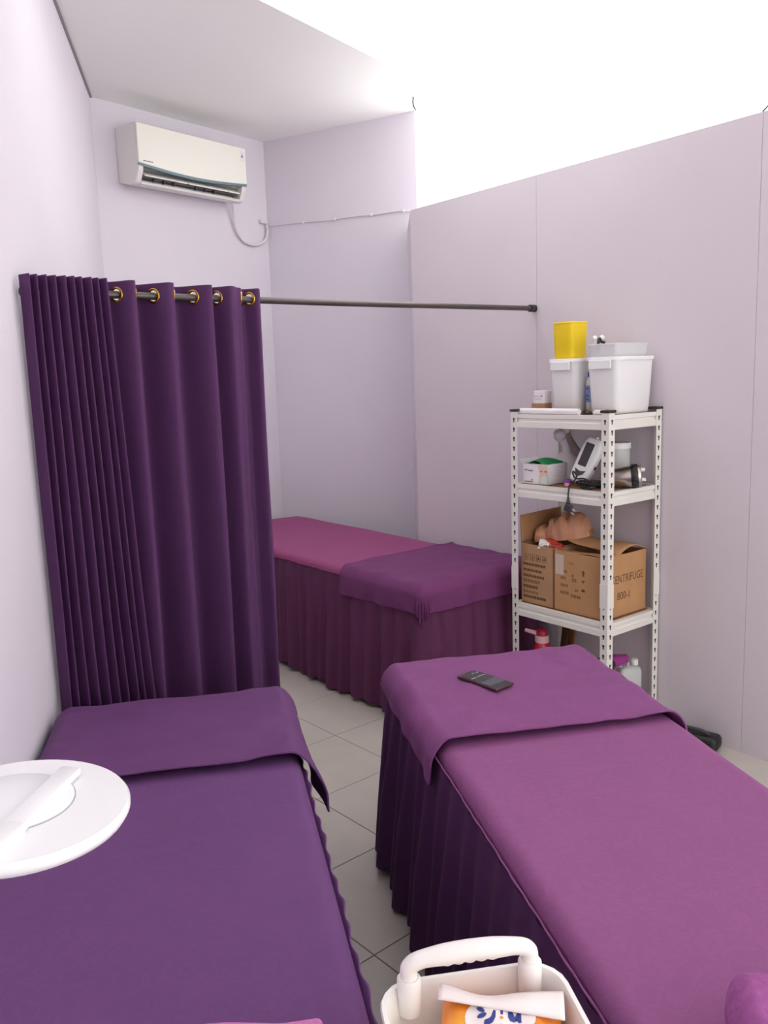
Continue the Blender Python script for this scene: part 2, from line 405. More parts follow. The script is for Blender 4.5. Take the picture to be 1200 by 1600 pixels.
# ------------------------------------------------------------------ beds
def drape(a, b, W2, L2, rb, h, z_off=0, dmax=None):
    """wrap flat cloth coordinates over a box top with rounded rim; returns point, outward normal, overhang"""
    ix, iy = max(-W2+rb, min(W2-rb, a)), max(-L2+rb, min(L2-rb, b)); dx, dy = a-ix, b-iy; d = sqrt(dx*dx+dy*dy)
    if d < 1e-9: return Vector((a, b, h)), Vector((0, 0, 1)), 0
    n = Vector((dx/d, dy/d, 0))
    if dmax: d = min(d, dmax)
    q = rb*pi/2
    if d < q: hor, dr, nn = rb*sin(d/rb), rb*(1-cos(d/rb)), d/q
    else: hor, dr, nn = rb, rb+(d-q), 1
    return Vector((ix, iy, h))+n*hor-Vector((0, 0, dr)), n, d
def soft(a, b, n, r, dens):
    """grid stops with extra density close to both ends"""
    xs = lin(a, b, n); e = [a+r*i/dens for i in range(dens)]+[b-r*i/dens for i in range(dens)]
    out = []
    for x in sorted(xs+e):
        if not out or x-out[-1] > .0025: out.append(x)
    out[-1] = b; return out
def perim(W2, L2, r, step):
    pts = []; segs = [((W2, -L2+r), (W2, L2-r), (1, 0)), None, ((W2-r, L2), (-W2+r, L2), (0, 1)), None, ((-W2, L2-r), (-W2, -L2+r), (-1, 0)), None, ((-W2+r, -L2), (W2-r, -L2), (0, -1)), None]
    cen = [None, (W2-r, L2-r, 0), None, (-W2+r, L2-r, pi/2), None, (-W2+r, -L2+r, pi), None, (W2-r, -L2+r, 1.5*pi)]
    for k in range(8):
        if segs[k]:
            (x0, y0), (x1, y1), n = segs[k]; ln = math.hypot(x1-x0, y1-y0); m = int(ln/step)
            for i in range(m): t = i/m; pts.append((x0+(x1-x0)*t, y0+(y1-y0)*t, n[0], n[1]))
        else:
            cx, cy, a0 = cen[k]; m = max(4, int(r*pi/2/step))
            for i in range(m): a = a0+pi/2*i/m; pts.append((cx+r*cos(a), cy+r*sin(a), cos(a), sin(a)))
    return pts
def make_bed(name, label, c, rz, w, L, h, mc, ms, seed, flare=.05, hem=.02, wallside=None):
    root = thing(name, label, 'bed', c, rz); W2, L2 = w/2, L/2
    rb = .035; ext = rb*pi/2-rb+.035
    us = soft(-W2-ext, W2+ext, 40, .12, 12); vs = soft(-L2-ext, L2+ext, 90, .12, 12)
    def f(a, b):
        p, n, d = drape(a, b, W2, L2, rb, h, dmax=rb*pi/2+.03)
        if d == 0 or d < .03:
            p.z += .004*noise.noise(Vector((a*3+seed, b*2.2, seed)))+.0025*noise.noise(Vector((a*9, b*5+seed, 3)))
        return p
    MB().grid(f, us, vs).build('cover', mc, root, smooth=180)
    pr = perim(W2, L2, .05, .0065); N = len(pr)
    rnd = random.Random(seed); ph = []; acc = 0; s_prev = None
    # irregular gathers: phase advances with a wandering frequency
    for i in range(N):
        fr = 62+26*noise.noise(Vector((i*.012, seed*3.1, 0)))+14*noise.noise(Vector((i*.05, seed, 5)))
        acc += fr*.0065; ph.append(acc)
    k = round(acc/(2*pi))*2*pi/acc; ph = [p*k for p in ph]
    rows = [0, .02, .05, .09, .14, .2, .28, .36, .44, .52, .60]; H = h-.04-hem; rings = []
    top = h-.04
    for r_ in rows:
        t = r_/rows[-1]; z = top-H*t; ring = []
        for i, (x, y, nx, ny) in enumerate(pr):
            big = noise.noise(Vector((x*2.6, y*2.6, seed+t*.5)))
            a = ph[i]+.5*t*sin(i*.021+seed)
            wave = .55*sin(a)+.45*sin(a*.47+1.3+seed)*min(1, t*2)
            sharp = (abs(wave)**.8)*(1 if wave > 0 else -1)
            amp = .005+.016*min(1, t*1.6)*(1+.5*big)
            fl_ = flare
            if wallside and nx*wallside > .5: fl_ = -.01
            o = .004+fl_*(t**.8)+amp*sharp+.012*big*t
            if wallside and nx*wallside > .5: o = min(o, .006)
            ring.append((x+nx*o, y+ny*o, z+.006*t*sin(a*.3)))
        rings.append(ring)
    MB().rings(rings).build('skirt', ms, root, smooth=180)
    # gathered trim along the rim
    r0, r1, r2 = [], [], []
    for i, (x, y, nx, ny) in enumerate(pr):
        wv = .7*sin(ph[i]*1.3)+.6*sin(ph[i]*.41+2); o = .008+.003*wv
        if wallside and nx*wallside > .5: o = .004
        r0.append((x-nx*.004, y-ny*.004, h-.040)); r1.append((x+nx*o*.7, y+ny*o*.7, h-.034+.002*wv)); r2.append((x+nx*o, y+ny*o, h-.027+.003*wv))
    MB().rings([r0, r1, r2]).build('gathered_trim', mc, root, smooth=180, solid=.003)
    return root
def make_sheet(name, label, c, rz, w, L, h, b0, b1, ovl, ovr, ovf, m, seed, foot=False, tail=0, taper=.35, wav=.5):
    """cloth laid across one end of a bed, from b0 (edge on the bed) to past the end"""
    W2, L2 = w/2+.012, L/2+.012; rb = .042; sg = -1 if foot else 1
    us = soft(-W2-ovl, W2+ovr, 110, .2, 30); vs = soft(b0, b1+ovf, 80, .05, 14)
    def f(a, b):
        e = (b-b0); k_ = 1-(1-taper)*min(1, e/(b1-b0))
        if abs(a) > W2: a = (1 if a > 0 else -1)*(W2+(abs(a)-W2)*k_)
        p, n, d = drape(a, b*sg, W2, L2, rb, h+.006)
        wr_ = .008*noise.noise(Vector((a*4.5+seed, b*5, 1)))+.0055*noise.noise(Vector((a*10+b*9, b*8-a*7, seed)))*(.4+1.2*min(1, abs(a)/W2))
        sm_ = sstep(.06, .0, d); p.z += (max(-.005, wr_)+.011)*sm_
        p += n*(.006*(1-sm_)) if d > 0 else Vector()
        if d > .02:
            t = sstep(.02, .14, d); ang = atan2(n.y, n.x)
            s_ = a*n.y-b*sg*n.x+ang*.12
            fold = wav*(.010*sin(s_*26+seed)+.008*sin(s_*47+seed*2+1))
            p += n*(t*(.008+fold+wr_))
            if tail: p += n*(tail*t*sstep(.22, 0, e))
        # rolled edge facing the bed
        p.z += .006*sstep(.02, 0, e)*sstep(.08, .0, d)
        return p
    o = MB().grid(f, us, vs).build(name, m, smooth=180, solid=.005, offset=1)
    place(o, c, rz); tag(o, label, 'sheet'); return o

HB = .61
cL, cR, cF = P12(-.135, 2.475-.92), P12(.868, 2.56-.92), P38(2.675, (4.86+2.70)/2)
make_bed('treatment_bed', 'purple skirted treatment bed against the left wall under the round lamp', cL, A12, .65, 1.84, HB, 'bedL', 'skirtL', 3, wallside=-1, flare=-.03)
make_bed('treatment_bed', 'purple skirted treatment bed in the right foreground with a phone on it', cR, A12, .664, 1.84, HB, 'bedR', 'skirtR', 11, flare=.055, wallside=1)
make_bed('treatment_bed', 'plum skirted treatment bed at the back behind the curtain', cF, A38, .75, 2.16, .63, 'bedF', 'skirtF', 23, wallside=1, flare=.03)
make_sheet('draw_sheet', 'dark purple sheet folded over the head of the left bed', P12(-.126, 2.475-.92), A12, .638, 1.84, HB, 1.965-(2.475-.92), .92, .0, .130, .10, 'sheetL', 5, tail=.03, taper=.25)
make_sheet('draw_sheet', 'purple sheet across the head of the right bed under the phone', cR, A12, .664, 1.84, HB, 1.935-(2.56-.92), .92, .080, .07, .07, 'sheetR', 9, taper=.45)
make_sheet('draw_sheet', 'plum sheet across the foot of the back bed beside the rack', cF, A38, .75, 2.16, .63, .49, 1.08, .11, .0, .11, 'sheetF', 14, foot=True, taper=.9)

# ------------------------------------------------------------------ curtain rod and curtains
RA, RB = Vector((-.99, 2.42, 1.808)), Vector((.752, 4.086, 1.835)); RD = (RB-RA); RLEN = RD.length; RDn = RD.normalized()
RDp = Vector((RDn.x, RDn.y, 0)).normalized(); RN = Vector((RDp.y, -RDp.x, 0))      # RN: towards the viewer
rod = thing('curtain_rod', 'dark metal curtain rod spanning from left wall to partition', 'curtain rod', RA)
MB().tube([(0, 0, 0), tuple(RD*.5+Vector((0, 0, -.004))), tuple(RD*.995)], .0115, 14).build('rod', 'rod', rod, smooth=60)
MB().tube([tuple(RD*.978), tuple(RD)], .0165, 16).build('end_cap', 'rodcap', rod, smooth=50)
MB().tube([tuple(RD*0+RDn*.004), tuple(RDn*.02)], .0165, 16).build('end_cap', 'rodcap', rod, smooth=50)

def curtain(name, label, ctrl, top, bot, n_hint, spread, rows, eyelets=(), amp_bot=1.0, m='curtain', hem_band=True, seed=0):
    """ctrl: list of (s, offset) knots along the rod, smoothly interpolated"""
    root = thing(name, label, 'curtain', (RA.x, RA.y, 0))
    # dense sampling of the plan curve with cosine easing between knots
    plan = []
    for (s0, o0), (s1, o1) in zip(ctrl[:-1], ctrl[1:]):
        k = max(6, int((abs(s1-s0)+abs(o1-o0))/.0035))
        for i in range(k):
            t = i/k; plan.append((s0+(s1-s0)*t, o0+(o1-o0)*(.5-.5*cos(pi*t))))
    plan.append(ctrl[-1]); s_beg, s_end = ctrl[0][0], ctrl[-1][0]
    zs = []
    z = top
    while z > bot:
        zs.append(z); z -= .005 if z > top-.09 else .03
    zs.append(bot)
    ev = []
    for (s, ) in eyelets:
        o = 0; ev.append(Vector((0, 0, 0))+RDp*s+Vector((0, 0, RA.z+(RB.z-RA.z)*s/RLEN)))
    vv = []; nc = len(plan)
    for z in zs:
        t = (top-z)/(top-bot)
        for (s, o) in plan:
            st = s_beg+(s-s_beg)*(1+spread*t**1.1)
            st += .010*t*noise.noise(Vector((s*16, z*1.6, seed)))
            oo = o*(1+(amp_bot-1)*t)+.016*t*noise.noise(Vector((s*9+3, z*1.1, seed+4)))
            p = RDp*st+RN*oo; vv.append((p.x, p.y, z))
    fs = []
    for j in range(len(zs)-1):
        for i in range(nc-1):
            q = (j*nc+i, j*nc+i+1, (j+1)*nc+i+1, (j+1)*nc+i)
            c = sum((Vector(vv[k]) for k in q), Vector())/4
            if any((c-e).length < .0205 for e in ev): continue
            fs.append(q)
    mb = MB(); mb.add(vv, fs); mb.build('cloth', m, root, smooth=180, solid=.0015)
    for (s, ), e in zip(eyelets, ev):
        # orient the ring with the cloth direction at this crossing
        i = min(range(1, nc-1), key=lambda k: abs(plan[k][0]-s)); ds = plan[i+1][0]-plan[i-1][0]; do = plan[i+1][1]-plan[i-1][1]
        tv = (RDp*ds+RN*do).normalized(); R_ = .0205
        pts = [e+tv*R_*cos(a)+Vector((0, 0, R_*sin(a))) for a in [2*pi*k/28 for k in range(28)]]
        MB().tube(pts, .0042, 8, closed=True).build('eyelet', 'brass', root, smooth=180)
    return root
# bunched curtain by the wall
ctrl = []
npl = 10; s = -.002
for k in range(npl*2+1):
    o = (.046 if k % 2 else .006)+random.uniform(-.005, .005); ctrl.append((s, o)); s += .262/(npl*2)*random.uniform(.85, 1.15)
curtain('curtain', 'purple curtain bunched in tight pleats against the left wall', ctrl, RA.z+.045, .03, 0, .30, 0, amp_bot=1.1, seed=2)
# drawn curtain on brass eyelets
X = [.258, .283, .348, .407, .478, .555, .617, .640, .690, .745, .768, .806]
sgn = [-.6, 1, -1, 1, -1, 1, -.5, 1, .35, -.5, .6]
ctrl = [(X[0], -.01)]
for i in range(len(X)-1):
    A_ = .052*sgn[i]*min(1, (X[i+1]-X[i])/.055+.25)
    ctrl.append(((X[i]+X[i+1])/2, A_))
ctrl.append((X[-1], .012))
# zero crossings between the crests carry the eyelets
def crossing(i):
    (s0, o0), (s1, o1) = ctrl[i], ctrl[i+1]
    lo, hi = 0, 1
    f = lambda t: o0+(o1-o0)*(.5-.5*cos(pi*t))
    for _ in range(40):
        md = (lo+hi)/2
        if (f(md) > 0) == (f(lo) > 0): lo = md
        else: hi = md
    return s0+(s1-s0)*lo
ey = [(crossing(i),) for i in range(1, len(ctrl)-1) if ctrl[i][1]*ctrl[i+1][1] < 0]
curtain('curtain', 'purple eyelet curtain drawn along the rod beside the bunched one', ctrl, RA.z+.042, .03, 0, -.01, 0, eyelets=ey, amp_bot=1.05, seed=8)

# ------------------------------------------------------------------ air conditioner
acp = CC+ACU*.756; ACR = atan2(.78, .625)
ac = thing('air_conditioner', 'white split air conditioner high on the back wall', 'air conditioner', (acp.x, acp.y, 2.655), ACR)
def yz(poly, x0, x1):      # profile (out, z) swept along local x; out of wall = -y
    xf = Matrix(((0, 0, 1, 0), (-1, 0, 0, 0), (0, 1, 0, 0), (0, 0, 0, 1)))
    return MB().prism(poly, x0, x1, xf)
yz([(0.002,.32),(.17,.32),(.185,.31),(.188,.105),(.150,.095),(.105,.060),(.10,.030),(.150,.018),(.165,.012),(.160,.0),(.12,-.004),(.002,.022)], -.365, .365).build('body', 'acside', ac, fixn=True)
for s0 in (-1, 1):
    o = yz([(0.002,.32),(.18,.32),(.197,.305),(.198,.10),(.190,.06),(.165,.010),(.155,0),(.12,-.004),(.002,.022)], .365*s0, .40*s0).build('side_cheek', 'acside', ac, fixn=True)
    md = o.modifiers.new('b', 'BEVEL'); md.width = .006; md.segments = 3; md.limit_method = 'ANGLE'
# front panel with a lower edge that bows downward
mb = MB(); xs = lin(-.40, .40, 33); fr = []
def fz(x): return .100-.022*cos(x/.40*pi/2)
pts_o = [(x, fz(x)) for x in xs]
for (o_, dz) in ((.188, 0), (.203, .002), (.204, .008)):
    pass
ring_f = [(x, -.204, fz(x)+.003) for x in xs]+[(x, -.2045, .312) for x in reversed(xs)]
ring_b = [(x, -.186, fz(x)) for x in xs]+[(x, -.180, .322) for x in reversed(xs)]
n_ = len(ring_f); mb.add(ring_f+ring_b, [tuple(range(n_))]+[tuple(reversed(range(n_, 2*n_)))]+[(i, n_+i, n_+(i+1) % n_, (i+1) % n_) for i in range(n_)])
o = mb.build('front_panel', 'acwhite', ac, fixn=True); md = o.modifiers.new('b', 'BEVEL'); md.width = .004; md.segments = 2; md.limit_method = 'ANGLE'
ring_f = [(x, -.2005, fz(x)-.011) for x in xs]+[(x, -.2005, fz(x)+.003) for x in reversed(xs)]
ring_b = [(x, -.183, fz(x)-.011) for x in xs]+[(x, -.183, fz(x)+.003) for x in reversed(xs)]
MB().add(ring_f+ring_b, [tuple(range(n_))]+[tuple(reversed(range(n_, 2*n_)))]+[(i, n_+i, n_+(i+1) % n_, (i+1) % n_) for i in range(n_)]).build('accent_strip', 'acteal', ac, fixn=True)
MB().box((-.36, -.150, .036), (.36, -.106, .078)).build('air_outlet', 'acdark', ac)
for (x0, x1) in ((-.355, -.06), (-.05, .25), (.255, .345)):
    xf = Matrix.Translation(((x0+x1)/2, -.172, .050)) @ Matrix.Rotation(RAD(28), 4, 'X')
    MB().rbox((-(x1-x0)/2, -.022, -.004), ((x1-x0)/2, .022, .004), .003, 2, xf).build('louvre', 'acwhite', ac, smooth=40)
for x in (-.28, -.21, -.14, .02, .09, .16):
    MB().box((x, -.165, .02), (x+.008, -.15, .04)).build('louvre_bracket', 'dgrey', ac)
for i, wd in enumerate((.010, .007, .008, .008, .007, .009)):
    MB().box((-.372+i*.011, -.2052, .112), (-.372+i*.011+wd, -.204, .118)).build('brand_print', 'print_grey', ac)
MB().rbox((.352, -.2054, .232), (.384, -.204, .29), .0005, 1).build('sticker', 'paper', ac)
MB().prism([(0, 0), (.012, .022), (.018, 0)], 0, .0005, face_xf((.358, -.2056, .255), (1, 0, 0), (0, 0, 1))).build('sticker_print', 'print_grey', ac, fixn=True)

# drain hose looping below the unit, and its cable along the far wall
def acpt(s, out, z): return CC+ACU*s+ACN*out+Vector((0, 0, z))
def bez(pts, n=12):
    """Catmull-Rom through points"""
    P = [Vector(p) for p in pts]; P = [2*P[0]-P[1]]+P+[2*P[-1]-P[-2]]; out = []
    for i in range(1, len(P)-2):
        for k in range(n):
            t = k/n; a, b, c, d = P[i-1], P[i], P[i+1], P[i+2]
            out.append(.5*((2*b)+(c-a)*t+(2*a-5*b+4*c-d)*t*t+(3*b-a-3*c+d)*t**3))
    out.append(P[-2]); return out
o = MB().tube(bez([acpt(.355, .06, 2.68), acpt(.325, .035, 2.60), acpt(.305, .022, 2.52), acpt(.24, .018, 2.45), acpt(.14, .018, 2.435), acpt(.05, .02, 2.47), acpt(.022, .02, 2.53), acpt(.028, .022, 2.575)]), .010, 10).build('drain_hose', 'hose', smooth=180)
tag(o, 'white drain hose looping down from the air conditioner', 'hose')
o = MB().rbox((-.03, -.026, -.012), (.03, -.001, .012), .004, 2).build('pipe_bracket', 'hose', smooth=40); pb = acpt(.05, 0, 2.592); place(o, pb, ACR)
tag(o, 'small pale bracket holding the hose in the wall corner', 'bracket')
def fpt(t, out, z): return CC+FD*t+FN*out+Vector((0, 0, z))
cab = thing('wall_cable', 'thin white cable clipped along the far wall', 'cable', fpt(0, 0, 2.55))
base = cab.location.copy()
cp = [fpt(.012, .012, 2.575), fpt(.1, .007, 2.567), fpt(.3, .007, 2.562), fpt(.5, .007, 2.552), fpt(.7, .007, 2.553), fpt(.85, .007, 2.546), fpt(1.0, .007, 2.548), fpt(1.10, .007, 2.535)]
MB().tube([p-base for p in bez(cp, 8)], .0045, 8).build('cord', 'hose', cab, smooth=180)
for t, z in ((.3, 2.562), (.55, 2.552), (.82, 2.547), (1.05, 2.542)):
    p = fpt(t, .006, z)-base; o = MB().rbox((-.006, -.007, -.009), (.006, .006, .009), .002, 1).build('cable_clip', 'white', cab); place(o, p, atan2(FD.y, FD.x))

# loose wire ends by the bright opening
w_a = Vector((.246, 5.13, CEIL)); o = MB().tube(bez([(0, 0, .0), (-.002, 0, -.03), (.004, 0, -.055), (.014, 0, -.072)]), .004, 8).build('wire_end', 'dgrey', smooth=180); place(o, w_a)
tag(o, 'short dark wire end hanging at the ceiling edge', 'wire')
w_b = PP(PW+.012, SV2+.0, PTOP); o = MB().tube(bez([(-.008, .01, 0), (0, 0, .010), (.012, -.012, .024), (.03, -.02, .04)]), .003, 8).build('wire_end', 'dgrey', smooth=180); place(o, w_b)
tag(o, 'short dark wire end sticking up from the partition top', 'wire')

# ------------------------------------------------------------------ boltless shelf rack
RKN = Vector((.886, 3.292, 0)); RQ, RLN = .35, .52
def RK(q, l, z=0): return RKN+Vector((q*cos(A38)-l*sin(A38), q*sin(A38)+l*cos(A38), z))
rack = thing('shelf_rack', 'white slotted steel shelf rack against the partition', 'shelf rack', RKN, A38)
LV = (1.362, 1.058, .520, .115)
def keyhole(w=.0052, h=.019):
    return [(-w*.55, -h*.5), (w*.55, -h*.5), (w*.55, h*.02), (w, h*.12), (w, h*.38), (w*.5, h*.5), (-w*.5, h*.5), (-w, h*.38), (-w, h*.12), (-w*.55, h*.02)]
FW, TH, PH = .036, .0022, 1.372
for (sq, sl) in ((0, 0), (0, 1), (1, 0), (1, 1)):
    q0, l0 = (0, RQ)[sq], (0, RLN)[sl]; dq, dl = (1, -1)[sq], (1, -1)[sl]
    mb = MB()
    mb.prism([(q0, l0), (q0+dq*FW, l0), (q0+dq*FW, l0+dl*TH), (q0+dq*TH, l0+dl*TH), (q0+dq*TH, l0+dl*FW), (q0, l0+dl*FW)], 0, PH)
    post = mb.build('post', 'rack', rack, fixn=True)
    sm = MB(); z = .05
    while z < PH-.02:
        sm.prism(keyhole(), -.0003, .0007, face_xf((q0+dq*.019, l0, z), (1 if dl > 0 else -1, 0, 0), (0, 0, 1)))
        sm.prism(keyhole(), -.0003, .0007, face_xf((q0, l0+dl*.019, z), (0, -1 if dq > 0 else 1, 0), (0, 0, 1)))
        z += .0415
    so = sm.build('keyhole_slots', 'slot', post, fixn=True); so['kind'] = 'stuff'
    mb = MB(); a0, b0 = q0-dq*.0018, l0-dl*.0018
    mb.prism([(a0, b0), (q0+dq*(FW+.002), b0), (q0+dq*(FW+.002), l0), (q0, l0), (q0, l0+dl*(FW+.002)), (a0, l0+dl*(FW+.002))], .585, .685)
    mb.build('splice_plate', 'rack', post, fixn=True)
    MB().rbox((min(q0-dq*.004, q0+dq*.042), min(l0-dl*.004, l0+dl*.042), PH), (max(q0-dq*.004, q0+dq*.042), max(l0-dl*.004, l0+dl*.042), PH+.011), .003, 2).build('post_cap', 'cap', rack, smooth=40)
BP = [(0, 0), (0, -.016), (.005, -.020), (.005, -.028), (0, -.033), (0, -.056), (.004, -.058), (.022, -.058), (.022, 0)]
for z in LV:
    for sq in (0, 1):
        q0, dq = ((.0024, 1), (RQ-.0024, -1))[sq]
        xf = Matrix(((dq, 0, 0, q0), (0, 0, 1, 0), (0, 1, 0, z), (0, 0, 0, 1)))
        MB().prism(BP, .010, RLN-.010, xf).build('beam', 'rack', rack, fixn=True)
    for sl in (0, 1):
        l0, dl = ((.0024, 1), (RLN-.0024, -1))[sl]
        xf = Matrix(((0, 0, 1, 0), (dl, 0, 0, l0), (0, 1, 0, z), (0, 0, 0, 1)))
        MB().prism(BP, .026, RQ-.026, xf).build('beam', 'rack', rack, fixn=True)
    MB().box((.026, .026, z-.012), (RQ-.026, RLN-.026, z-.002)).build('shelf_board', 'chip', rack)

def rackthing(name, label, cat, q, l, z, dr=0, group=None): return thing(name, label, cat, RK(q, l, z), A38+dr, group)
# ---- tubs on the top shelf
def ring(w, l, r, z, n=5): return [(x, y, z) for x, y in rrect(w, l, r, n)]
def tub(root, w, l, h, m, taper=.9, rim=.006, rimh=.014, lugs=True, r=.028):
    """local x = w, y = l; open tub with rim"""
    R = [ring(w*taper-.012, l*taper-.012, r*.8, 0), ring(w*taper, l*taper, r, .008), ring(w, l, r, h-rimh), ring(w+2*rim, l+2*rim, r+rim, h-rimh), ring(w+2*rim, l+2*rim, r+rim, h-.003),
         ring(w+2*rim-.004, l+2*rim-.004, r+rim-.002, h), ring(w-.004, l-.004, r-.002, h), ring(w*taper-.006, l*taper-.006, r, .012)]
    MB().rings(R, True, True).build('body', m, root, smooth=40, fixn=True)
    if lugs:
        MB().rings([ring(w-.006, l-.006, r-.003, h-.006), ring(w-.006, l-.006, r-.003, h-.001), ring(w-.010, l-.010, r-.005, h)], True, True).build('lid', m, root, smooth=40, fixn=True)
        for s_ in (-1, 1):
            MB().rbox((s_*(w/2+rim)-.010, -l*.34, h-.048), (s_*(w/2+rim)-.002, l*.34, h-rimh+.002), .002, 1).build('grip_lug', m, root)
TZ = LV[0]
t = rackthing('plastic_tub', 'white plastic tub with a yellow container on it, top shelf', 'tub', .212, .318, TZ); tub(t, .225, .150, .228, 'tub')
t = rackthing('plastic_tub', 'white plastic tub under a clear tray, nearest rack corner', 'tub', .216, .108, TZ); tub(t, .25, .158, .228, 'tub')
t = rackthing('yellow_container', 'bright yellow plastic container on a white tub', 'container', .165, .328, TZ+.2285); tub(t, .112, .112, .152, 'yellow', taper=.93, rim=.002, rimh=.006, lugs=False, r=.022)
t = rackthing('clear_tray', 'frosted clear plastic tray on the near white tub', 'tray', .205, .112, TZ+.2285); tub(t, .215, .140, .052, 'clear', taper=.96, rim=.002, rimh=.005, lugs=False, r=.014)
t = rackthing('hair_clip', 'black clip with white knobs lying in the clear tray', 'clip', .135, .150, TZ+.2285+.0125)
MB().tube(bez([(-.02, -.01, .008), (-.01, .0, .045), (.004, .006, .062), (.014, .004, .05), (.026, -.004, .046)]), .006, 8).build('clip_arm', 'black', t, smooth=180)
for p in ((-.012, .016, .064), (.018, .004, .066)):
    MB().lathe([(.002, -.011), (.009, -.006), (.0105, 0), (.008, .007), (.002, .010)], 14, Matrix.Translation(p)).build('knob', 'white', t, smooth=180)
MB().tube([(-.012, .016, 0), (-.012, .016, .056)], .004, 8).build('stem', 'white', t, smooth=180)
t = rackthing('lotion_bottle', 'clear bottle with a blue label between the white tubs', 'bottle', .155, .2155, TZ)
MB().lathe([(.012, 0), (.015, .004), (.0155, .12), (.013, .135), (.007, .145), (.007, .15)], 20).build('body', 'jug', t, smooth=50)
MB().lathe([(.0158, .045), (.0158, .115)], 20, cap=False).build('label', 'blue', t, smooth=50)
MB().lathe([(.009, .15), (.009, .168), (.006, .172)], 16).build('cap', 'navy', t, smooth=50)
for z in (.055, .07, .10): MB().box((-.0166, -.006, z), (-.0158, .007, z+.006)).build('label_print', 'navy', t)
o = MB().rbox((-.03, -.032, 0), (.03, .036, .042), .0015, 1).build('small_carton', 'card2'); place(o, RK(.135, .458, TZ), A38+.1); tag(o, 'small brown carton under a white box, top shelf', 'carton')
t = rackthing('small_box', 'small white printed box on the brown carton', 'box', .135, .456, TZ+.042, .1)
MB().rbox((-.026, -.030, 0), (.026, .028, .054), .0015, 1).build('body', 'paper', t)
for i in range(5): MB().box((-.0268, .018-i*.009, .028+(.002 if i == 2 else 0)), (-.026, .024-i*.009, .031+(.004 if i == 4 else 0))).build('print', 'print_grey', t)
for i in range(3): MB().box((-.0268, .012-i*.011, .018), (-.026, .020-i*.011, .0195)).build('print', 'print_grey', t)
o = MB(); prf = [(.0125, 0), (.0125, .315)]
xf = Matrix.Rotation(RAD(-90), 4, 'X')
o.lathe([(.0095, .001), (.0125, 0), (.0125, .315), (.0095, .315), (.0095, .312)], 18, xf)
po = o.build('paper_roll', 'paper', smooth=50, fixn=True); place(po, RK(.024, .165, TZ+.0127), A38); tag(po, 'long white paper roll along the front edge of the top shelf', 'roll')
for k, (q, l, a, lab) in enumerate(((.075, .475, .3, 'brown hair claw nearest the far rack post'), (.082, .425, 1.1, 'brown hair claw beside the white tub'))):
    t = rackthing('hair_claw', lab, 'hair clip', q, l, TZ, a)
    for s_ in (-1, 1):
        MB().tube(bez([(-.016, s_*.004, .018), (-.006, s_*.013, .016), (.006, s_*.014, .009), (.016, s_*.006, .003)]), .0036, 6).build('jaw', 'gunk', t, smooth=180)
    MB().tube([(-.018, 0, .019), (.010, 0, .021)], .0042, 8).build('hinge', 'gunk', t, smooth=180)
t = rackthing('black_clip', 'small black clip beside the end of the paper roll', 'clip', .056, .150, TZ, .5)
MB().rbox((-.012, -.022, 0), (.012, .022, .009), .003, 2).build('body', 'black', t, smooth=40)
MB().tube(bez([(-.008, -.018, .010), (0, 0, .016), (.008, .018, .010)]), .003, 6).build('spring', 'gunk', t, smooth=180)
t = rackthing('adapter', 'white plastic adapter in front of the near tub', 'adapter', .062, .085, TZ, .35)
MB().rbox((-.016, -.036, 0), (.016, .030, .014), .003, 2).build('body', 'white', t, smooth=40)
MB().rbox((-.013, -.01, .014), (.013, .026, .019), .002, 2).build('lid', 'white', t, smooth=40)
MB().box((-.010, -.028, .0138), (.010, -.018, .0145)).build('label', 'print_grey', t)

# ---- second shelf
Z2 = LV[1]
t = rackthing('mask_box', 'white face mask box with green foil on the second shelf', 'box', .105, .418, Z2, .05)
bw, bl, bh = .135, .135, .088
MB().box((-bw/2, -bl/2, 0), (bw/2, bl/2, .002)).build('base', 'paper', t)
for a, b in (((-bw/2, -bl/2, 0), (-bw/2+.0015, bl/2, bh)), ((bw/2-.0015, -bl/2, 0), (bw/2, bl/2, bh)), ((-bw/2, -bl/2, 0), (bw/2, -bl/2+.0015, bh)), ((-bw/2, bl/2-.0015, 0), (bw/2, bl/2, bh))):
    MB().box(a, b).build('side', 'paper', t)
us = lin(-1, 1, 13)
MB().grid(lambda u, v: Vector((u*.062, v*.058, bh-.004+.020*(1-v*v)*(1-.4*u*u)+.006*sin(u*5+v*3))), us, us).build('foil', 'green', t, smooth=180, solid=.001)
xf = Matrix.Translation((0, bl/2, bh)) @ Matrix.Rotation(RAD(35), 4, 'X'); MB().box((-bw/2, 0, -.0008), (bw/2, .03, .0008), xf).build('flap', 'paper', t)
def onfront(m, q, pts, d=.0006): return MB().prism(pts, -.0002, d, face_xf((q, 0, 0), (0, -1, 0), (0, 0, 1)))
onfront(0, -bw/2, [(.018, .002), (.026, .045), (.016, .086), (.066, .086), (.066, .002)]).build('printed_face', 'facecol', t, fixn=True)
onfront(0, -bw/2, [(.028, .002), (.030, .030), (.046, .040), (.066, .038), (.066, .002)], .0010).build('printed_mask', 'mask', t, fixn=True)
for x in (.034, .058): onfront(0, -bw/2, [(x-.006, .058), (x, .062), (x+.006, .058), (x, .054)], .0010).build('printed_eye', 'facedk', t, fixn=True)
for (x0, x1, z) in ((-.058, -.040, .058), (-.037, -.012, .056), (-.058, -.012, .008), (-.02, -.012, .016)):
    onfront(0, -bw/2, [(x0, z), (x1, z), (x1, z+.005), (x0, z+.005)]).build('print', 'print_grey', t, fixn=True)
for i in range(4): MB().box((-.03, -bl/2-.0005, .07-i*.012), (.03-(i % 2)*.015, -bl/2, .074-i*.012)).build('print', 'hose', t)

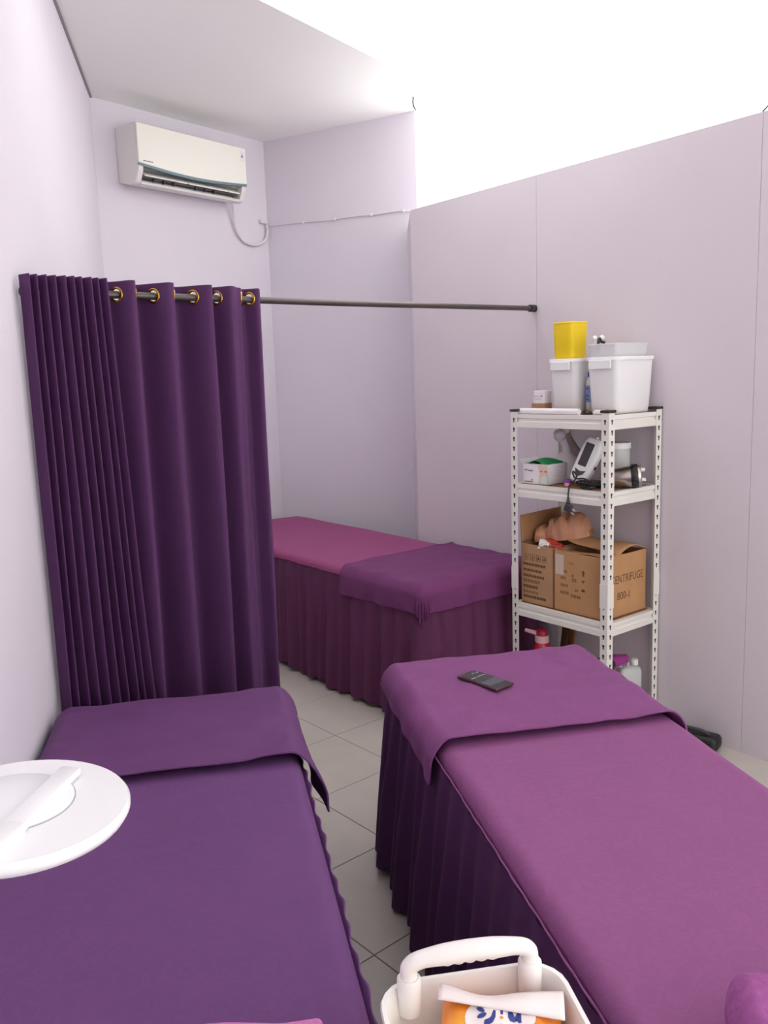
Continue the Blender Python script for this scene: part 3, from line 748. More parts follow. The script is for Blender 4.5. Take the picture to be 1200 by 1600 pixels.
t = rackthing('facial_steamer', 'white facial steamer with a tilted nozzle behind the mask box', 'steamer', .225, .395, Z2)
MB().lathe([(.050, 0), (.056, .006), (.058, .05), (.056, .09), (.046, .112), (.030, .122), (.028, .126)], 32).build('water_pot', 'pot', t, smooth=50)
MB().tube(bez([(0, 0, .12), (0, .0, .15), (-.006, .008, .175), (-.018, .016, .200)]), [.020]*36+[.021], 16).build('neck', 'pot', t, smooth=180)
xf = Matrix.Translation((-.022, .018, .198)) @ Matrix.Rotation(RAD(-50), 4, 'Y')
MB().lathe([(.014, -.02), (.026, -.008), (.028, .008), (.020, .026), (.012, .032)], 24, xf).build('nozzle', 'pot', t, smooth=60)
MB().tube(bez([(.0, 0, .205), (.005, -.02, .17), (.012, -.045, .135), (.014, -.070, .11)]), .016, 12).build('arm', 'taupe', t, smooth=180)
t = rackthing('cream_jar', 'tiny jar with a violet lid beside the mask box', 'jar', .075, .268, Z2)
MB().lathe([(.011, 0), (.013, .002), (.013, .014)], 18).build('body', 'pink', t, smooth=50)
MB().lathe([(.015, .014), (.015, .026), (.013, .028)], 18).build('lid', 'violet', t, smooth=50)
# beauty device: leaning white housing with dark display
dev = thing('beauty_device', 'white handheld beauty device with dark display leaning on the second shelf', 'device', RK(.105, .215, Z2+.004))
X_ = Vector((.50, -.866, 0)).normalized()              # to the right over the face
X_ = (RK(0, -1)-RK(0, 0)).normalized()*.93+(RK(1, 0)-RK(0, 0)).normalized()*.37; X_.normalize()
Nf = Vector((0, 0, 1)).cross(X_).normalized()*-1       # face normal guess
Nf = X_.cross(Vector((0, 0, 1))).normalized()          # towards the viewer
Up = (Vector((0, 0, 1))-Nf*.30).normalized(); Up = (Up+X_*.34).normalized(); Xd = (X_-Up*X_.dot(Up)).normalized(); Nd = Xd.cross(Up)
DM = Matrix(((Xd.x, Up.x, Nd.x, 0), (Xd.y, Up.y, Nd.y, 0), (Xd.z, Up.z, Nd.z, 0), (0, 0, 0, 1)))
dev.matrix_world = Matrix.Translation(RK(.100, .235, Z2+.013)) @ DM @ Matrix.Scale(1.1, 4)
prof = [(-.026, .0), (-.034, .012), (-.038, .04), (-.038, .13), (-.034, .165), (-.026, .182), (.026, .182), (.036, .168), (.040, .13), (.038, .04), (.032, .012), (.024, 0)]
o = MB().prism(prof, -.03, .018).build('housing', 'tub', dev, fixn=True); md = o.modifiers.new('b', 'BEVEL'); md.width = .011; md.segments = 4; md.limit_method = 'ANGLE'; md.angle_limit = RAD(50)
MB().prism(rrect(.034, .092, .003, 3, -.006, .112), .0178, .0192).build('display', 'screen', dev, fixn=True)
MB().prism([(-.026, .052), (-.004, .045), (.018, .052), (.012, .036), (-.004, .024), (-.018, .034)], .0178, .0192).build('chevron_panel', 'dgrey', dev, fixn=True)
MB().lathe([(.007, 0), (.007, .003), (.004, .0036)], 16, Matrix.Translation((.0385, .075, -.004)) @ Matrix.Rotation(RAD(90), 4, 'Y')).build('side_button', 'dgrey', dev, smooth=40)
MB().tube([(.0, .180, -.006), (.0, .190, -.006)], .006, 10).build('top_button', 'white', dev, smooth=40)
# black power cord coiled on the shelf edge with the plug hanging over
cord = thing('power_cord', 'coiled black power cord with its plug hanging over the second shelf edge', 'power cord', RK(.05, .14, Z2), A38)
pts = []; rr = random.Random(4)
for k in range(64):
    a = k/64*2*pi*4.3; r_ = .034+.009*sin(k*.9); pts.append((.012+r_*.55*cos(a)+rr.uniform(-.003, .003), .012+r_*1.35*sin(a), .007+.022*(k/64)+.010*sin(a*1.5)))
pts += [(.01, .075, .04), (.012, .088, .058), (.0, .075, .068), (-.01, .05, .05), (-.03, .05, .03), (-.052, .052, .016), (-.0585, .053, -.01), (-.0600, .053, -.034)]
MB().tube(bez(pts, 4), .0036, 7).build('cable', 'black', cord, smooth=180)
MB().tube([(-.060, .053, -.030), (-.0605, .053, -.048), (-.061, .053, -.060)], [.0045, .007, .009], 12).build('strain_relief', 'dgrey', cord, smooth=180)
xf = Matrix.Translation((-.062, .050, -.076)) @ Matrix.Rotation(RAD(22), 4, 'X')
MB().rbox((-.009, -.017, -.018), (.009, .017, .018), .006, 3, xf).build('plug', 'dgrey', cord, smooth=50)
for dz in (-.008, .008):
    a = xf @ Vector((0, -.016, dz-.004)); b = xf @ Vector((0, -.036, dz-.004)); MB().tube([a, b], .0026, 8).build('pin', 'steel', cord, smooth=50)
# black lump of charger under the coil
o = MB().rbox((-.016, -.030, 0), (.016, .030, .026), .006, 3).build('charger', 'black', smooth=50); place(o, RK(.105, .105, Z2), A38+.3); tag(o, 'black charger block beside the coiled cord on the second shelf', 'charger')
st = thing('steel_grinder_cup', 'polished steel cup with a black collar lying on the second shelf', 'cup', RK(.125, .105, Z2+.0335))
ax_ = (RK(.596, -.796)-RK(0, 0)).normalized(); axis_up = Vector((0, 0, 1)); zx = (ax_+Vector((0, 0, .085))).normalized(); yx = zx.cross(axis_up).normalized(); xx = yx.cross(zx)
st.matrix_world = Matrix.Translation(RK(.140, .092, Z2+.041)) @ Matrix(((xx.x, yx.x, zx.x, 0), (xx.y, yx.y, zx.y, 0), (xx.z, yx.z, zx.z, 0), (0, 0, 0, 1))) @ Matrix.Scale(1.18, 4)
MB().lathe([(.016, -.03), (.026, -.026), (.031, 0), (.036, .04), (.0395, .068)], 36).build('cup', 'steel', st, smooth=50)
MB().lathe([(.0405, .066), (.042, .070), (.042, .086), (.040, .090)], 36).build('collar', 'black', st, smooth=50)
MB().lathe([(.036, .088), (.036, .098), (.033, .101)], 32).build('end_plate', 'steel', st, smooth=50)
for a in (.4, 2.2, 4.0, 5.4): MB().rbox((-.004, -.004, .098), (.004, .004, .114), .0015, 1, Matrix.Translation((.024*cos(a), .024*sin(a), 0))).build('prong', 'white', st)
t = rackthing('canister', 'pale plastic canister with a lid behind the steel cup', 'canister', .255, .150, Z2)
MB().lathe([(.048, 0), (.051, .004), (.054, .155)], 36).build('body', 'jug', t, smooth=50)
MB().lathe([(.057, .153), (.057, .172), (.054, .177)], 36).build('lid', 'white', t, smooth=50)

# ---- third shelf: cartons and training head
Z3 = LV[2]
b2 = rackthing('cardboard_carton', 'brown CENTRIFUGE carton with ragged top flaps, third shelf', 'carton', 0, 0, Z3)
q0, q1, l0, l1, hh = .036, .318, .042, .306, .262
for a, b, nm in (((q0, l0, 0), (q0+.004, l1, hh), 'side'), ((q1-.004, l0, 0), (q1, l1, hh), 'side'), ((q0, l0, 0), (q1, l0+.004, hh), 'side'), ((q0, l1-.004, 0), (q1, l1, hh), 'side'), ((q0, l0, 0), (q1, l1, .004), 'bottom')):
    MB().rbox(a, b, .0015, 1).build(nm, 'card', b2)
def flapsheet(fn, nu=15, nv=9): return MB().grid(fn, lin(0, 1, nu), lin(0, 1, nv))
flapsheet(lambda u, v: Vector((q0+.002+v*.125, l0+.002+u*(l1-l0-.004), hh+.002-.020*v+.004*sin(u*6)))).build('top_flap', 'card', b2, smooth=180, solid=.0035)
flapsheet(lambda u, v: Vector((q0+.01+u*(q1-q0-.02), l0+.002+v*.10, hh-.001-.028*v+.003*sin(u*7)))).build('top_flap', 'card', b2, smooth=180, solid=.0035)
flapsheet(lambda u, v: Vector((q1-.002-v*(.19+.012*sin(u*9)), l0-.002+u*(l1-l0+.004), hh+.002+.030*sin(v*2.6)+.010*v-.03*v*v*(1-u)+.004*sin(u*8)))).build('top_flap', 'card', b2, smooth=180, solid=.0035)
text_part('CENTRIFUGE', .049, 'ink', b2, face_xf(((q0+q1)/2+.010, l0-.0002, .158), (1, 0, 0), (0, 0, 1)), sx=.76)
text_part('800-1', .047, 'ink', b2, face_xf(((q0+q1)/2-.012, l0-.0002, .086), (1, 0, 0), (0, 0, 1)), sx=.85)
fx = lambda x, z: face_xf((q0, l1-x, z), (0, -1, 0), (0, 0, 1))
def mark(root, poly, x, z, m, nm, fxf=None):
    return MB().prism(poly, -.0002, .0005, (fxf or fx)(x, z)).build(nm, m, root, fixn=True)
R4 = lambda w, h: [(0, 0), (w, 0), (w, h), (0, h)]
mark(b2, R4(.046, .088), .006, .160, 'tape', 'paper_label')
rr = random.Random(9)
def words(root, x, z, n, wd, h, m, fxf=None, gap=.003):
    for i in range(n):
        w_ = wd*rr.uniform(.7, 1.25); mark(root, [(0, 0), (w_, 0), (w_, h*rr.uniform(.75, 1)), (0, h)], x, z, m, 'print', fxf); x += w_+gap
words(b2, .052, .172, 2, .008, .011, 'inkfaint'); words(b2, .036, .142, 3, .007, .013, 'inkfaint'); words(b2, .095, .158, 1, .012, .012, 'inkfaint')
words(b2, .036, .110, 4, .007, .013, 'inkfaint'); words(b2, .098, .138, 2, .009, .016, 'inkfaint'); words(b2, .112, .098, 2, .007, .012, 'inkfaint')
words(b2, .034, .078, 5, .007, .014, 'inkfaint'); words(b2, .090, .070, 5, .008, .014, 'inkfaint'); words(b2, .082, .212, 3, .006, .008, 'inkfaint')
AR = [(-.004, 0), (.004, 0), (.004, .014), (.009, .014), (0, .026), (-.009, .014), (-.004, .014)]
mark(b2, AR, .155, .170, 'ink', 'arrow_mark'); mark(b2, [(0, 0), (.009, .012), (-.009, .012)], .155, .140, 'ink', 'glass_mark')
mark(b2, [(-.011, 0), (.011, 0), (.007, .009), (0, .012), (-.007, .009)], .155, .104, 'ink', 'umbrella_mark')

b1 = rackthing('cardboard_carton', 'open brown carton holding the training head, third shelf', 'carton', 0, 0, Z3)
Q0, Q1, L0, L1, H1 = .036, .310, .314, .498, .268
for a, b, nm in (((Q0, L0, 0), (Q0+.004, L1, H1), 'side'), ((Q1-.004, L0, 0), (Q1, L1, H1), 'side'), ((Q0, L0, 0), (Q1, L0+.004, H1), 'side'), ((Q0, L1-.004, 0), (Q1, L1, H1), 'side'), ((Q0, L0, 0), (Q1, L1, .004), 'bottom')):
    MB().rbox(a, b, .0015, 1).build(nm, 'card2', b1)
flapsheet(lambda u, v: Vector((Q0+u*(Q1-Q0), L1-.003+.006*v, H1+v*.125+.006*u*v))).build('raised_flap', 'cardin', b1, smooth=180, solid=.0035)
MB().box((Q0+.004, L0+.004, .19), (Q1-.004, L1-.004, .20)).build('dark_contents', 'black', b1)  # flat black sheet standing for the carton's dark contents
fx1 = lambda x, z: face_xf((Q0, L1-x, z), (0, -1, 0), (0, 0, 1))
for i in range(4):
    x = .022+i*.034; z = .196
    fr = MB(); f_ = fx1(x, z)
    for (a, b) in (((0, 0), (.024, .0018)), ((0, .0262), (.024, .028)), ((0, 0), (.0018, .028)), ((.0222, 0), (.024, .028))): fr.prism([(a[0], a[1]), (b[0], a[1]), (b[0], b[1]), (a[0], b[1])], -.0002, .0005, f_)
    if i == 1: fr.prism([(.009, .006), (.015, .006), (.013, .022), (.010, .022)], -.0002, .0005, f_)
    if i == 2: fr.prism([(.006, .006), (.018, .006), (.018, .015), (.012, .021), (.006, .015)], -.0002, .0005, f_)
    if i == 3: fr.prism([(.012, .022), (.019, .008), (.005, .008)], -.0002, .0005, f_)
    if i == 0: fr.prism([(.010, .005), (.014, .005), (.014, .022), (.010, .022)], -.0002, .0005, f_)
    fr.build('handling_mark', 'inkfaint' if i == 0 else 'ink', b1, fixn=True)
for (z, n, wd, h, m) in ((.172, 8, .014, .012, 'ink'), (.146, 6, .015, .011, 'ink'), (.120, 8, .013, .012, 'ink'), (.094, 6, .014, .016, 'inkfaint'), (.070, 5, .014, .014, 'ink'), (.046, 6, .013, .012, 'inkfaint'), (.024, 8, .013, .013, 'ink')):
    words(b1, .014, z, n, wd, h, m, fx1)
pk = thing('foil_packet', 'crumpled red and white packet in the open carton', 'packet', RK(.085, .355, Z3+.205), A38+.4)
MB().grid(lambda u, v: Vector((-.03+.06*u, -.045+.09*v, .05+.014*sin(u*5+v*4)+.02*u)), lin(0, 1, 12), lin(0, 1, 12)).build('film', 'foil', pk, smooth=180, solid=.012)
MB().grid(lambda u, v: Vector((-.032+.04*u, .01+.05*v, .060+.012*sin(u*5+v*4)+.014*u)), lin(0, 1, 8), lin(0, 1, 8)).build('white_band', 'flap', pk, smooth=180, solid=.010)
# training head: face-up vinyl head with a flat back
head = thing('mannequin_head', 'skin coloured training head lying face up on the open carton', 'mannequin', RK(.185, .375, Z3+.288))
hx = (RK(.10, -.26)-RK(0, 0)); hx.z = 0; hx.normalize(); hdir = atan2(hx.y, hx.x); head.rotation_euler = (0, RAD(-9), hdir)
def hk(t, tab):
    for (a, va), (b, vb) in zip(tab[:-1], tab[1:]):
        if a <= t <= b: k = (t-a)/(b-a); k = k*k*(3-2*k); return va+(vb-va)*k
    return tab[-1][1]
TH_ = [(0, .030), (.05, .058), (.14, .066), (.22, .050), (.27, .066), (.31, .088), (.36, .086), (.40, .093), (.425, .084), (.45, .092), (.48, .090), (.545, .116), (.58, .112), (.68, .096), (.74, .106), (.84, .104), (.93, .085), (1, .040)]
TW_ = [(0, .046), (.06, .062), (.16, .064), (.23, .050), (.30, .056), (.42, .070), (.6, .082), (.8, .080), (.93, .060), (1, .030)]
LH = .25
def hp(t, s_):
    w_ = hk(t, TW_); hgt = hk(t, TH_); x = -.125+LH*t; a = pi*s_
    y = -w_*cos(a); prof_ = max(0, sin(a))**.62
    y_ = abs(cos(a)); z = hgt*prof_
    if .40 < t < .60 and y_ < .6:       # nose ridge narrower than the cheeks
        base_ = .088+.008*(t-.4); k = math.exp(-(y/.014)**2); z = prof_*base_+(hgt-base_)*k if hgt > base_ else z
    z -= .012*math.exp(-((t-.66)/.035)**2-((abs(y)-.032)/.016)**2)
    z -= .005*math.exp(-((t-.425)/.012)**2-(y/.026)**2)
    return Vector((x, y, max(0, z)))
mb = MB(); ts = lin(0, 1, 70); ss = lin(0, 1, 49); mb.grid(hp, ss, ts) if False else mb.grid(lambda s_, t: hp(t, s_), ss, ts)
nb = len(ss)
mb.f.append(tuple(reversed(range(nb)))); k0 = (len(ts)-1)*nb; mb.f.append(tuple(range(k0, k0+nb)))
mb.f.append(tuple([j*nb for j in range(len(ts))]+[j*nb+nb-1 for j in reversed(range(len(ts)))]))
mb.build('face', 'skin', head, smooth=60, fixn=True)
outl = [(-.125+LH*t, -hk(t, TW_)-.002) for t in ts[6:]]+[(-.125+LH*t, hk(t, TW_)+.002) for t in reversed(ts[6:])]
MB().prism([(x, y) for x, y in outl], -.002, .024).build('flat_back', 'skin', head, smooth=40, fixn=True)
for s_ in (-1, 1): MB().tube(bez([(.018, s_*.026, .076), (.022, s_*.034, .0785), (.026, s_*.042, .074)]), .0022, 6).build('eyelid', 'skin', head, smooth=180)

# ---- bottom shelf
Z4 = LV[3]
t = rackthing('drink_bottle', 'red bottle with a pink spout lid on the bottom shelf', 'bottle', .125, .475-.02, Z4, 0)
MB().lathe([(.030, 0), (.040, .006), (.048, .04), (.049, .10), (.045, .15), (.036, .188), (.028, .205)], 36).build('body', 'red', t, smooth=60)
MB().lathe([(.031, .203), (.032, .208), (.032, .232), (.029, .236)], 32).build('collar', 'pink', t, smooth=50)
MB().lathe([(.028, .236), (.027, .25), (.022, .262), (.012, .270), (.003, .273)], 28).build('dome_lid', 'dkpink', t, smooth=60)
d_ = Vector((-.6, .75, 0)); MB().tube([(0, 0, .238), (-.018, .022, .245), (-.036, .048, .252), (-.046, .062, .257)], [.011, .011, .009, .008], 12).build('spout', 'pink', t, smooth=50)
for k, (q, l, m, lab, dz) in enumerate(((.27, .47, 'wood', 'dark wooden strip leaning behind the red bottle', .36), (.285, .435, 'woodl', 'brown wooden strip leaning beside the darker strip', .35))):
    o = MB().rbox((-.006, -.018, 0), (.006, .018, dz), .0015, 1).build('wooden_strip', m); place(o, RK(q, l, Z4), rot=(RAD(8-k*3), 0, A38)); tag(o, lab, 'wood strip')
hd = rackthing('hair_dryer', 'purple hair dryer with a black rear cap, bottom shelf', 'hair dryer', .155, .105, Z4, -.35)
xf = Matrix.Translation((0, 0, .185)) @ Matrix.Rotation(RAD(86), 4, 'Y')
MB().lathe([(.021, -.055), (.030, -.045), (.033, -.01), (.031, .02), (.024, .055), (.020, .085)], 28, xf).build('barrel', 'purple_pl', hd, smooth=60)
xf2 = Matrix.Translation((-.012, -.030, .188)) @ Matrix.Rotation(RAD(75), 4, 'X')
MB().lathe([(.016, -.004), (.019, .0), (.019, .008), (.013, .011)], 20, xf2).build('rear_cap', 'black', hd, smooth=50)
MB().tube([(-.012, .0, .160), (-.014, 0, .08), (-.016, 0, .0)], [.017, .015, .013], 14).build('handle', 'purple_pl', hd, smooth=50)
MB().tube(bez([(-.012, -.044, .182), (-.004, -.05, .15), (.004, -.052, .11), (.008, -.05, .06), (.0, -.03, .006)]), .003, 7).build('cable', 'black', hd, smooth=180)
jg = rackthing('jerry_can', 'translucent white jerry can with a white cap, bottom shelf', 'jerry can', .262, .082, Z4, -.5)
R = [ring(.095, .058, .014, 0), ring(.100, .064, .016, .006), ring(.100, .064, .016, .128), ring(.088, .054, .014, .146), ring(.05, .03, .012, .152)]
MB().rings(R, True, True).build('body', 'jug', jg, smooth=50, fixn=True)
MB().tube(bez([(-.040, 0, .140), (-.038, 0, .178), (-.012, 0, .180), (-.004, 0, .150)]), .008, 10).build('handle', 'jug', jg, smooth=180)
MB().lathe([(.012, .148), (.012, .156)], 16, Matrix.Translation((.026, 0, 0))).build('neck', 'jug', jg, smooth=50)
MB().lathe([(.0155, .155), (.0155, .176), (.013, .179)], 20, Matrix.Translation((.026, 0, 0))).build('cap', 'white', jg, smooth=50)

# ---- black pouch on the floor by the partition
bp_ = thing('black_pouch', 'black pouch on the floor between right bed and partition', 'pouch', PP(PW-.075, _pv(1.26, 3.27), 0), AP+.25)
MB().rbox((-.045, -.085, 0), (.045, .095, .062), .022, 4).build('body', 'black', bp_, smooth=60)
MB().tube(bez([(-.01, .09, .05), (-.01, .07, .072), (-.01, .0, .076), (-.01, -.05, .064)]), .008, 8).build('strap', 'dgrey', bp_, smooth=180)

# ------------------------------------------------------------------ phone
ph = thing('smartphone', 'dark smartphone lying on the sheet of the right bed', 'phone', (.283, 2.396, HB+.027), RAD(-49.5))
MB().rbox((-.080, -.0385, 0), (.080, .0385, .0085), .0038, 3).build('case', 'phone', ph, smooth=50)
MB().prism(rrect(.152, .070, .008, 5), .0080, .0090).build('screen', 'screenlit', ph, fixn=True)
MB().box((.012, -.033, .0089), (.050, .033, .0093)).build('notification_panel', 'screenblk', ph)
for (x, y, w_, l_) in ((-.030, -.030, .006, .018), (-.030, -.006, .004, .036), (-.058, .002, .004, .012), (-.058, .020, .005, .010), (-.012, -.026, .003, .004)):
    MB().box((x, y, .0089), (x+w_, y+l_, .0093)).build('screen_text', 'screenwht', ph)

# ------------------------------------------------------------------ magnifier lamp
lc = Vector((-.428, .902, 1.07))
lm = thing('magnifier_lamp', 'round white magnifier lamp head over the left bed', 'lamp', (-.30, .34, 0))
off = lc-Vector((-.30, .34, 0)); LX = Matrix.Translation(off) @ Matrix.Rotation(RAD(3.5), 4, 'Y')
MB().lathe([(.105, -.022), (.118, -.017), (.122, -.010), (.122, -.004), (.119, 0), (.002, .001)], 72, LX).build('ring_head', 'lamp', lm, smooth=40)
LG = LX @ Matrix.Translation((-.012, .008, 0))
MB().lathe([(.0700, .0003), (.0700, .0014), (.0688, .0014), (.0688, .0003)], 64, LG, cap=False).build('lid_groove', 'groove', lm, smooth=40)
MB().lathe([(.0686, 0), (.0686, .0022), (.067, .003), (.001, .0032)], 64, LG).build('lens_lid', 'lamp', lm, smooth=40)
bd = Vector((-.10, -.99, 0)).normalized(); ba = atan2(bd.y, bd.x)
rib0 = Vector((.032, .078, .002))
xf = LX @ Matrix.Translation(rib0) @ Matrix.Rotation(ba, 4, 'Z')
MB().rbox((-.0, -.0125, 0), (.135, .0125, .010), .002, 2, xf).build('lid_rib', 'lamp', lm, smooth=40)
MB().rbox((.134, -.0135, -.018), (.215, .0135, .012), .003, 2, xf).build('arm_bracket', 'lamp', lm, smooth=40)
el = LX @ (rib0+bd*.225)
MB().lathe([(.022, -.025), (.024, -.02), (.024, .02), (.022, .025)], 20, Matrix.Translation(el)).build('elbow_joint', 'lamp', lm, smooth=50)
MB().tube([el, Vector((0, 0, 1.02)), Vector((0, 0, .98))], .012, 12).build('arm', 'lamp', lm, smooth=60)
MB().tube([(0, 0, .04), (0, 0, 1.03)], .014, 14).build('stand_pole', 'lamp', lm, smooth=60)
MB().lathe([(.13, 0), (.14, .01), (.13, .03), (.03, .045), (.02, .06)], 40).build('stand_base', 'lamp', lm, smooth=50)

# ------------------------------------------------------------------ trolley between the beds
TR = RAD(9); tz = .715
tr_ = thing('basket_trolley', 'white plastic basket trolley with an arched handle between the beds', 'trolley', (.122, .895, 0), TR)
def basket(z, h, w=.252, l=.345):
    R = [ring(w-.05, l-.05, .03, z-h), ring(w-.036, l-.036, .035, z-h+.006), ring(w-.008, l-.008, .045, z-.012), ring(w+.006, l+.006, .050, z-.010), ring(w+.010, l+.010, .052, z-.004), ring(w+.006, l+.006, .050, z), ring(w-.006, l-.006, .046, z), ring(w-.014, l-.014, .043, z-.012), ring(w-.044, l-.044, .032, z-h+.010)]
    return MB().rings(R, True, True).build('basket', 'trolley', tr_, smooth=50, fixn=True)
basket(tz, .12); basket(.30, .10)
for sx in (-1, 1):
    for sy in (-1, 1):
        MB().tube([(sx*.088, sy*.132, .05), (sx*.088, sy*.132, tz-.118)], .0095, 10).build('post', 'trolley', tr_, smooth=50)
        MB().lathe([(.02, -.009), (.022, -.006), (.022, .006), (.02, .009)], 20, Matrix.Translation((sx*.088, sy*.132, .022)) @ Matrix.Rotation(pi/2, 4, 'Y')).build('caster', 'dgrey', tr_, smooth=50)
        MB().rbox((sx*.088-.013, sy*.132-.010, .036), (sx*.088+.013, sy*.132+.010, .058), .003, 2).build('caster_fork', 'trolley', tr_, smooth=40)
hy = .158
for sx in (-1, 1):
    MB().lathe([(.0165, -.035), (.0165, .014), (.0145, .017)], 20, Matrix.Translation((sx*.086, hy, tz))).build('handle_socket', 'trolley', tr_, smooth=50)
hp_ = bez([(-.086, hy, tz), (-.086, hy, tz+.018), (-.084, hy, tz+.032), (-.068, hy, tz+.040), (-.03, hy, tz+.043), (0, hy, tz+.044), (.03, hy, tz+.043), (.068, hy, tz+.040), (.084, hy, tz+.032), (.086, hy, tz+.018), (.086, hy, tz)], 8)
hr = [.0118+.0022*sstep(.07, .03, abs(p.x)) for p in hp_]
MB().tube(hp_, hr, 16).build('handle', 'trolley', tr_, smooth=180)
for x in (-.032, -.016, 0, .016, .032): MB().lathe([(.003, -.0085), (.0085, -.005), (.0095, 0), (.0085, .005), (.003, .0085)], 14, Matrix.Translation((x, hy, tz+.0355)) @ Matrix.Rotation(pi/2, 4, 'Y')).build('grip_bump', 'trolley', tr_, smooth=180)

# wet wipes pack in the basket
wp = thing('wipes_pack', 'orange wet wipes pack with a white flap in the trolley basket', 'wipes', (.142, .905, tz-.108), RAD(-12))
wp.rotation_euler = (RAD(20), RAD(0), RAD(-10)); wp.location = (.124, .953, tz-.090)
PW2, PL2 = .080, .10
def pil(u, v):
    e = (1-abs(u)**4)*(1-abs(v)**5); return Vector((u*PW2, v*PL2, .030+.040*max(0, e)**.45+.002*sin(u*9+v*4)))
def pil_b(u, v):
    e = (1-abs(u)**4)*(1-abs(v)**5); return Vector((-u*PW2, v*PL2, .030-.028*max(0, e)**.45))
us = sorted(set([round(x, 4) for x in lin(-1, 1, 31)]+[-.99, .99, -.97, .97]))
mp = bpy.data.materials.new('wipes_film'); mp.use_nodes = True; nt = mp.node_tree; b_ = nt.nodes['Principled BSDF']; b_.inputs['Roughness'].default_value = .28; b_.inputs['Coat Weight'].default_value = .3
tc = nt.nodes.new('ShaderNodeTexCoord'); gr = nt.nodes.new('ShaderNodeTexGradient'); gr.gradient_type = 'SPHERICAL'
mpg = nt.nodes.new('ShaderNodeMapping'); mpg.inputs['Location'].default_value = (.15, .1, 0); mpg.inputs['Scale'].default_value = (10, 12, 0)
cr_ = nt.nodes.new('ShaderNodeValToRGB'); cr_.color_ramp.elements[0].color = srgb((244, 140, 44)); cr_.color_ramp.elements[1].color = srgb((252, 214, 40))
e_ = cr_.color_ramp.elements.new(.22); e_.color = srgb((248, 170, 40)); e_ = cr_.color_ramp.elements.new(.3); e_.color = srgb((252, 204, 30))
nt.links.new(tc.outputs['Object'], mpg.inputs['Vector']); nt.links.new(mpg.outputs[0], gr.inputs['Vector']); nt.links.new(gr.outputs['Fac'], cr_.inputs[0]); nt.links.new(cr_.outputs[0], b_.inputs['Base Color'])
mb = MB(); mb.grid(pil, us, us); mb.grid(pil_b, us, us); mb.build('pack', mp, wp, smooth=180)
# raised white end flap
MB().grid(lambda u, v: Vector((u*.083, .068+v*(.036+.010*sin(u*2.2-.8))-.006*u*(1-v), .0700-.022*v*v+.006*v*(1-u)+.002*sin(u*6)*v)), lin(-1, 1, 25), lin(0, 1, 9)).build('end_flap', 'flap', wp, smooth=180, solid=.002)
def onpack(x, y): return pil(x/PW2, y/PL2).z
def decal(poly, m, nm, lift=.0006, n=1):
    """printed shape laid on the curved pack surface"""
    cx = sum(p[0] for p in poly)/len(poly); cy = sum(p[1] for p in poly)/len(poly); vs = [(cx, cy)]
    for k in (.33, .66, 1): vs += [(cx+(x-cx)*k, cy+(y-cy)*k) for x, y in poly]
    N = len(poly); fs = [(0, 1+i, 1+(i+1) % N) for i in range(N)]
    for r_ in (0, 1): fs += [(1+r_*N+i, 1+(r_+1)*N+i, 1+(r_+1)*N+(i+1) % N, 1+r_*N+(i+1) % N) for i in range(N)]
    MB().add([(x, y, onpack(x, y)+lift) for x, y in vs], fs).build(nm, m, wp, smooth=180)
def ell(cx, cy, a, b, n=24, rot=0): return [(cx+a*cos(t)*cos(rot)-b*sin(t)*sin(rot), cy+a*cos(t)*sin(rot)+b*sin(t)*cos(rot)) for t in [2*pi*i/n for i in range(n)]]
_dy = .026
_decal = decal
def decal(poly, m, nm, lift=.0006): _decal([(x, y+_dy) for x, y in poly], m, nm, lift)
decal(ell(-.022, .030, .024, .026), 'flap', 'logo_cloud', .0008); decal(ell(.020, .036, .026, .018), 'flap', 'logo_cloud', .0008); decal(ell(.0, .042, .03, .016), 'flap', 'logo_cloud', .0009)
decal(ell(-.026, .041, .006, .0028, 16, -.5), 'navy', 'logo_stroke', .0015); decal(ell(-.024, .033, .0065, .0033, 16, .4), 'navy', 'logo_stroke', .0015)
cres = [(-.021, .022), (-.015, .020), (-.009, .024), (-.006, .031), (-.006, .040), (-.009, .041), (-.010, .034), (-.014, .029), (-.020, .027)]
decal(cres, 'navy', 'logo_stroke', .0015)
decal([(.000, .036), (.0035, .036), (.0035, .044), (.000, .044)], 'navy', 'logo_stroke', .0015); decal(ell(.0018, .0315, .0026, .0022, 12), 'orgdot', 'logo_dot', .0015)
decal([(.010, .044), (.010, .034), (.013, .029), (.018, .028), (.022, .031), (.024, .028), (.0275, .029), (.0265, .044), (.0225, .044), (.0225, .036), (.019, .033), (.0155, .034), (.0145, .044)], 'navy', 'logo_stroke', .0015)
decal(ell(.058, -.005, .012, .008, 16, .5), 'lime', 'leaf_print', .0010)

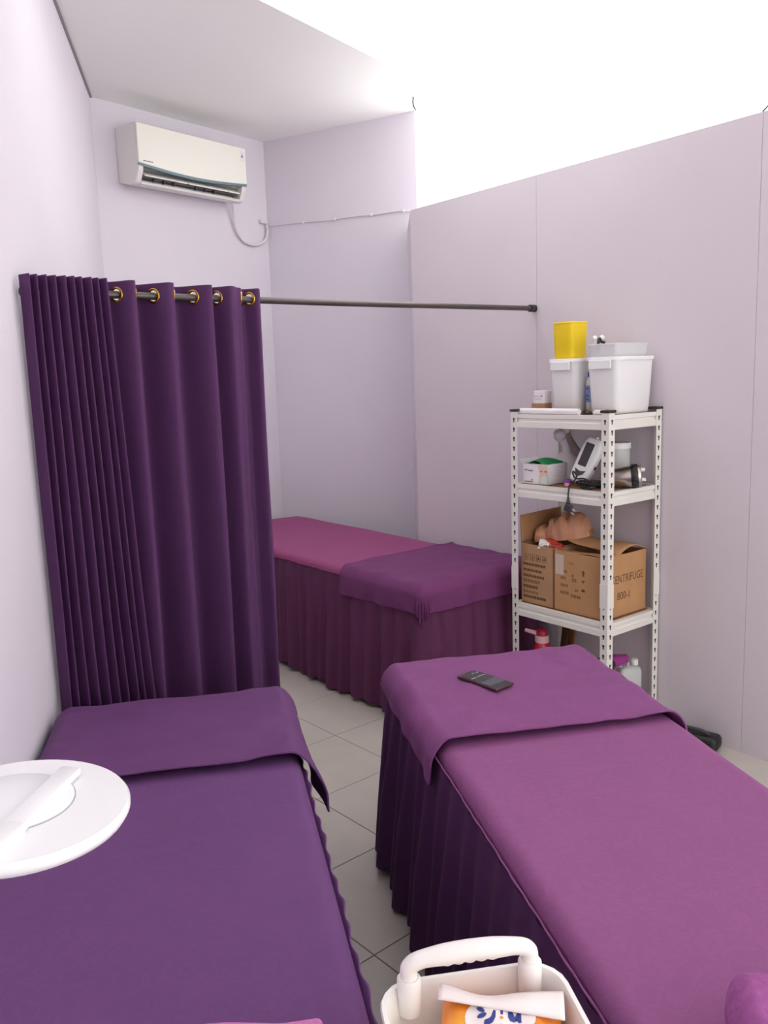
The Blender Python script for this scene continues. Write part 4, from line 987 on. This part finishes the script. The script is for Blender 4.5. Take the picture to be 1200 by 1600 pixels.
# ------------------------------------------------------------------ towels
tw = thing('folded_towel', 'pink folded towel at the foot of the left bed', 'towel', P12(-.005, .945, HB+.006)+Vector((0, 0, 0)), RAD(3))
def slab(w, l, h, seed, r=.02):
    bm = bmesh.new(); bmesh.ops.create_cube(bm, size=1)
    for v in bm.verts: v.co = Vector((v.co.x*w, v.co.y*l, v.co.z*h+h/2))
    bmesh.ops.bevel(bm, geom=bm.edges[:], offset=min(r, h*.48), segments=4, affect='EDGES', profile=.5)
    bmesh.ops.subdivide_edges(bm, edges=[e for e in bm.edges if e.calc_length() > .05], cuts=12, use_grid_fill=True); bm.verts.index_update()
    mb = MB(); vs = []
    for v in bm.verts:
        n_ = noise.noise(v.co*14+Vector((seed, 0, 0)))*.004; c = v.co*(1+n_/max(.03, v.co.length)); c.z = max(0.0, c.z+n_); vs.append(c)
    mb.add(vs, [[v.index for v in f.verts] for f in bm.faces]); bm.free(); return mb
slab(.20, .27, .024, 1, .010).build('lower_fold', 'towelp', tw, smooth=180)
o = slab(.195, .265, .024, 5, .010).build('upper_fold', 'towelp', tw, smooth=180); o.location = (.002, -.002, .022)
tr2 = thing('rolled_towel', 'magenta rolled terry towel at the foot of the right bed', 'towel', (.475, 1.01, HB+.006), RAD(-8))
mb = MB(); rg = []
for i in range(40):
    t = i/39; x = -.035+.36*t; rad = .058*(1-.75*max(0, (.10-t)/.10)**2.2)*(1+.03*sin(t*9))
    rg.append([(x+.004*noise.noise(Vector((x*30, k, 2))), rad*1.18*cos(a)*(1+.05*noise.noise(Vector((x*9, 2*cos(a), 2*sin(a))))), .052+min(rad, .058)*.93*sin(a)*(1+.05*noise.noise(Vector((x*8, 2*cos(a)+4, 2*sin(a)))))) for k, a in enumerate([2*pi*j/40 for j in range(40)])])
mb.rings(rg, True, True).build('roll', 'towelm', tr2, smooth=180, fixn=True)
MB().tube([(-.020+.005*cos(a*3), .030*cos(a)*(1-a/16), .052+.030*sin(a)*(1-a/16)) for a in [k*.35 for k in range(30)]], .004, 6).build('spiral_edge', 'towelm', tr2, smooth=180)
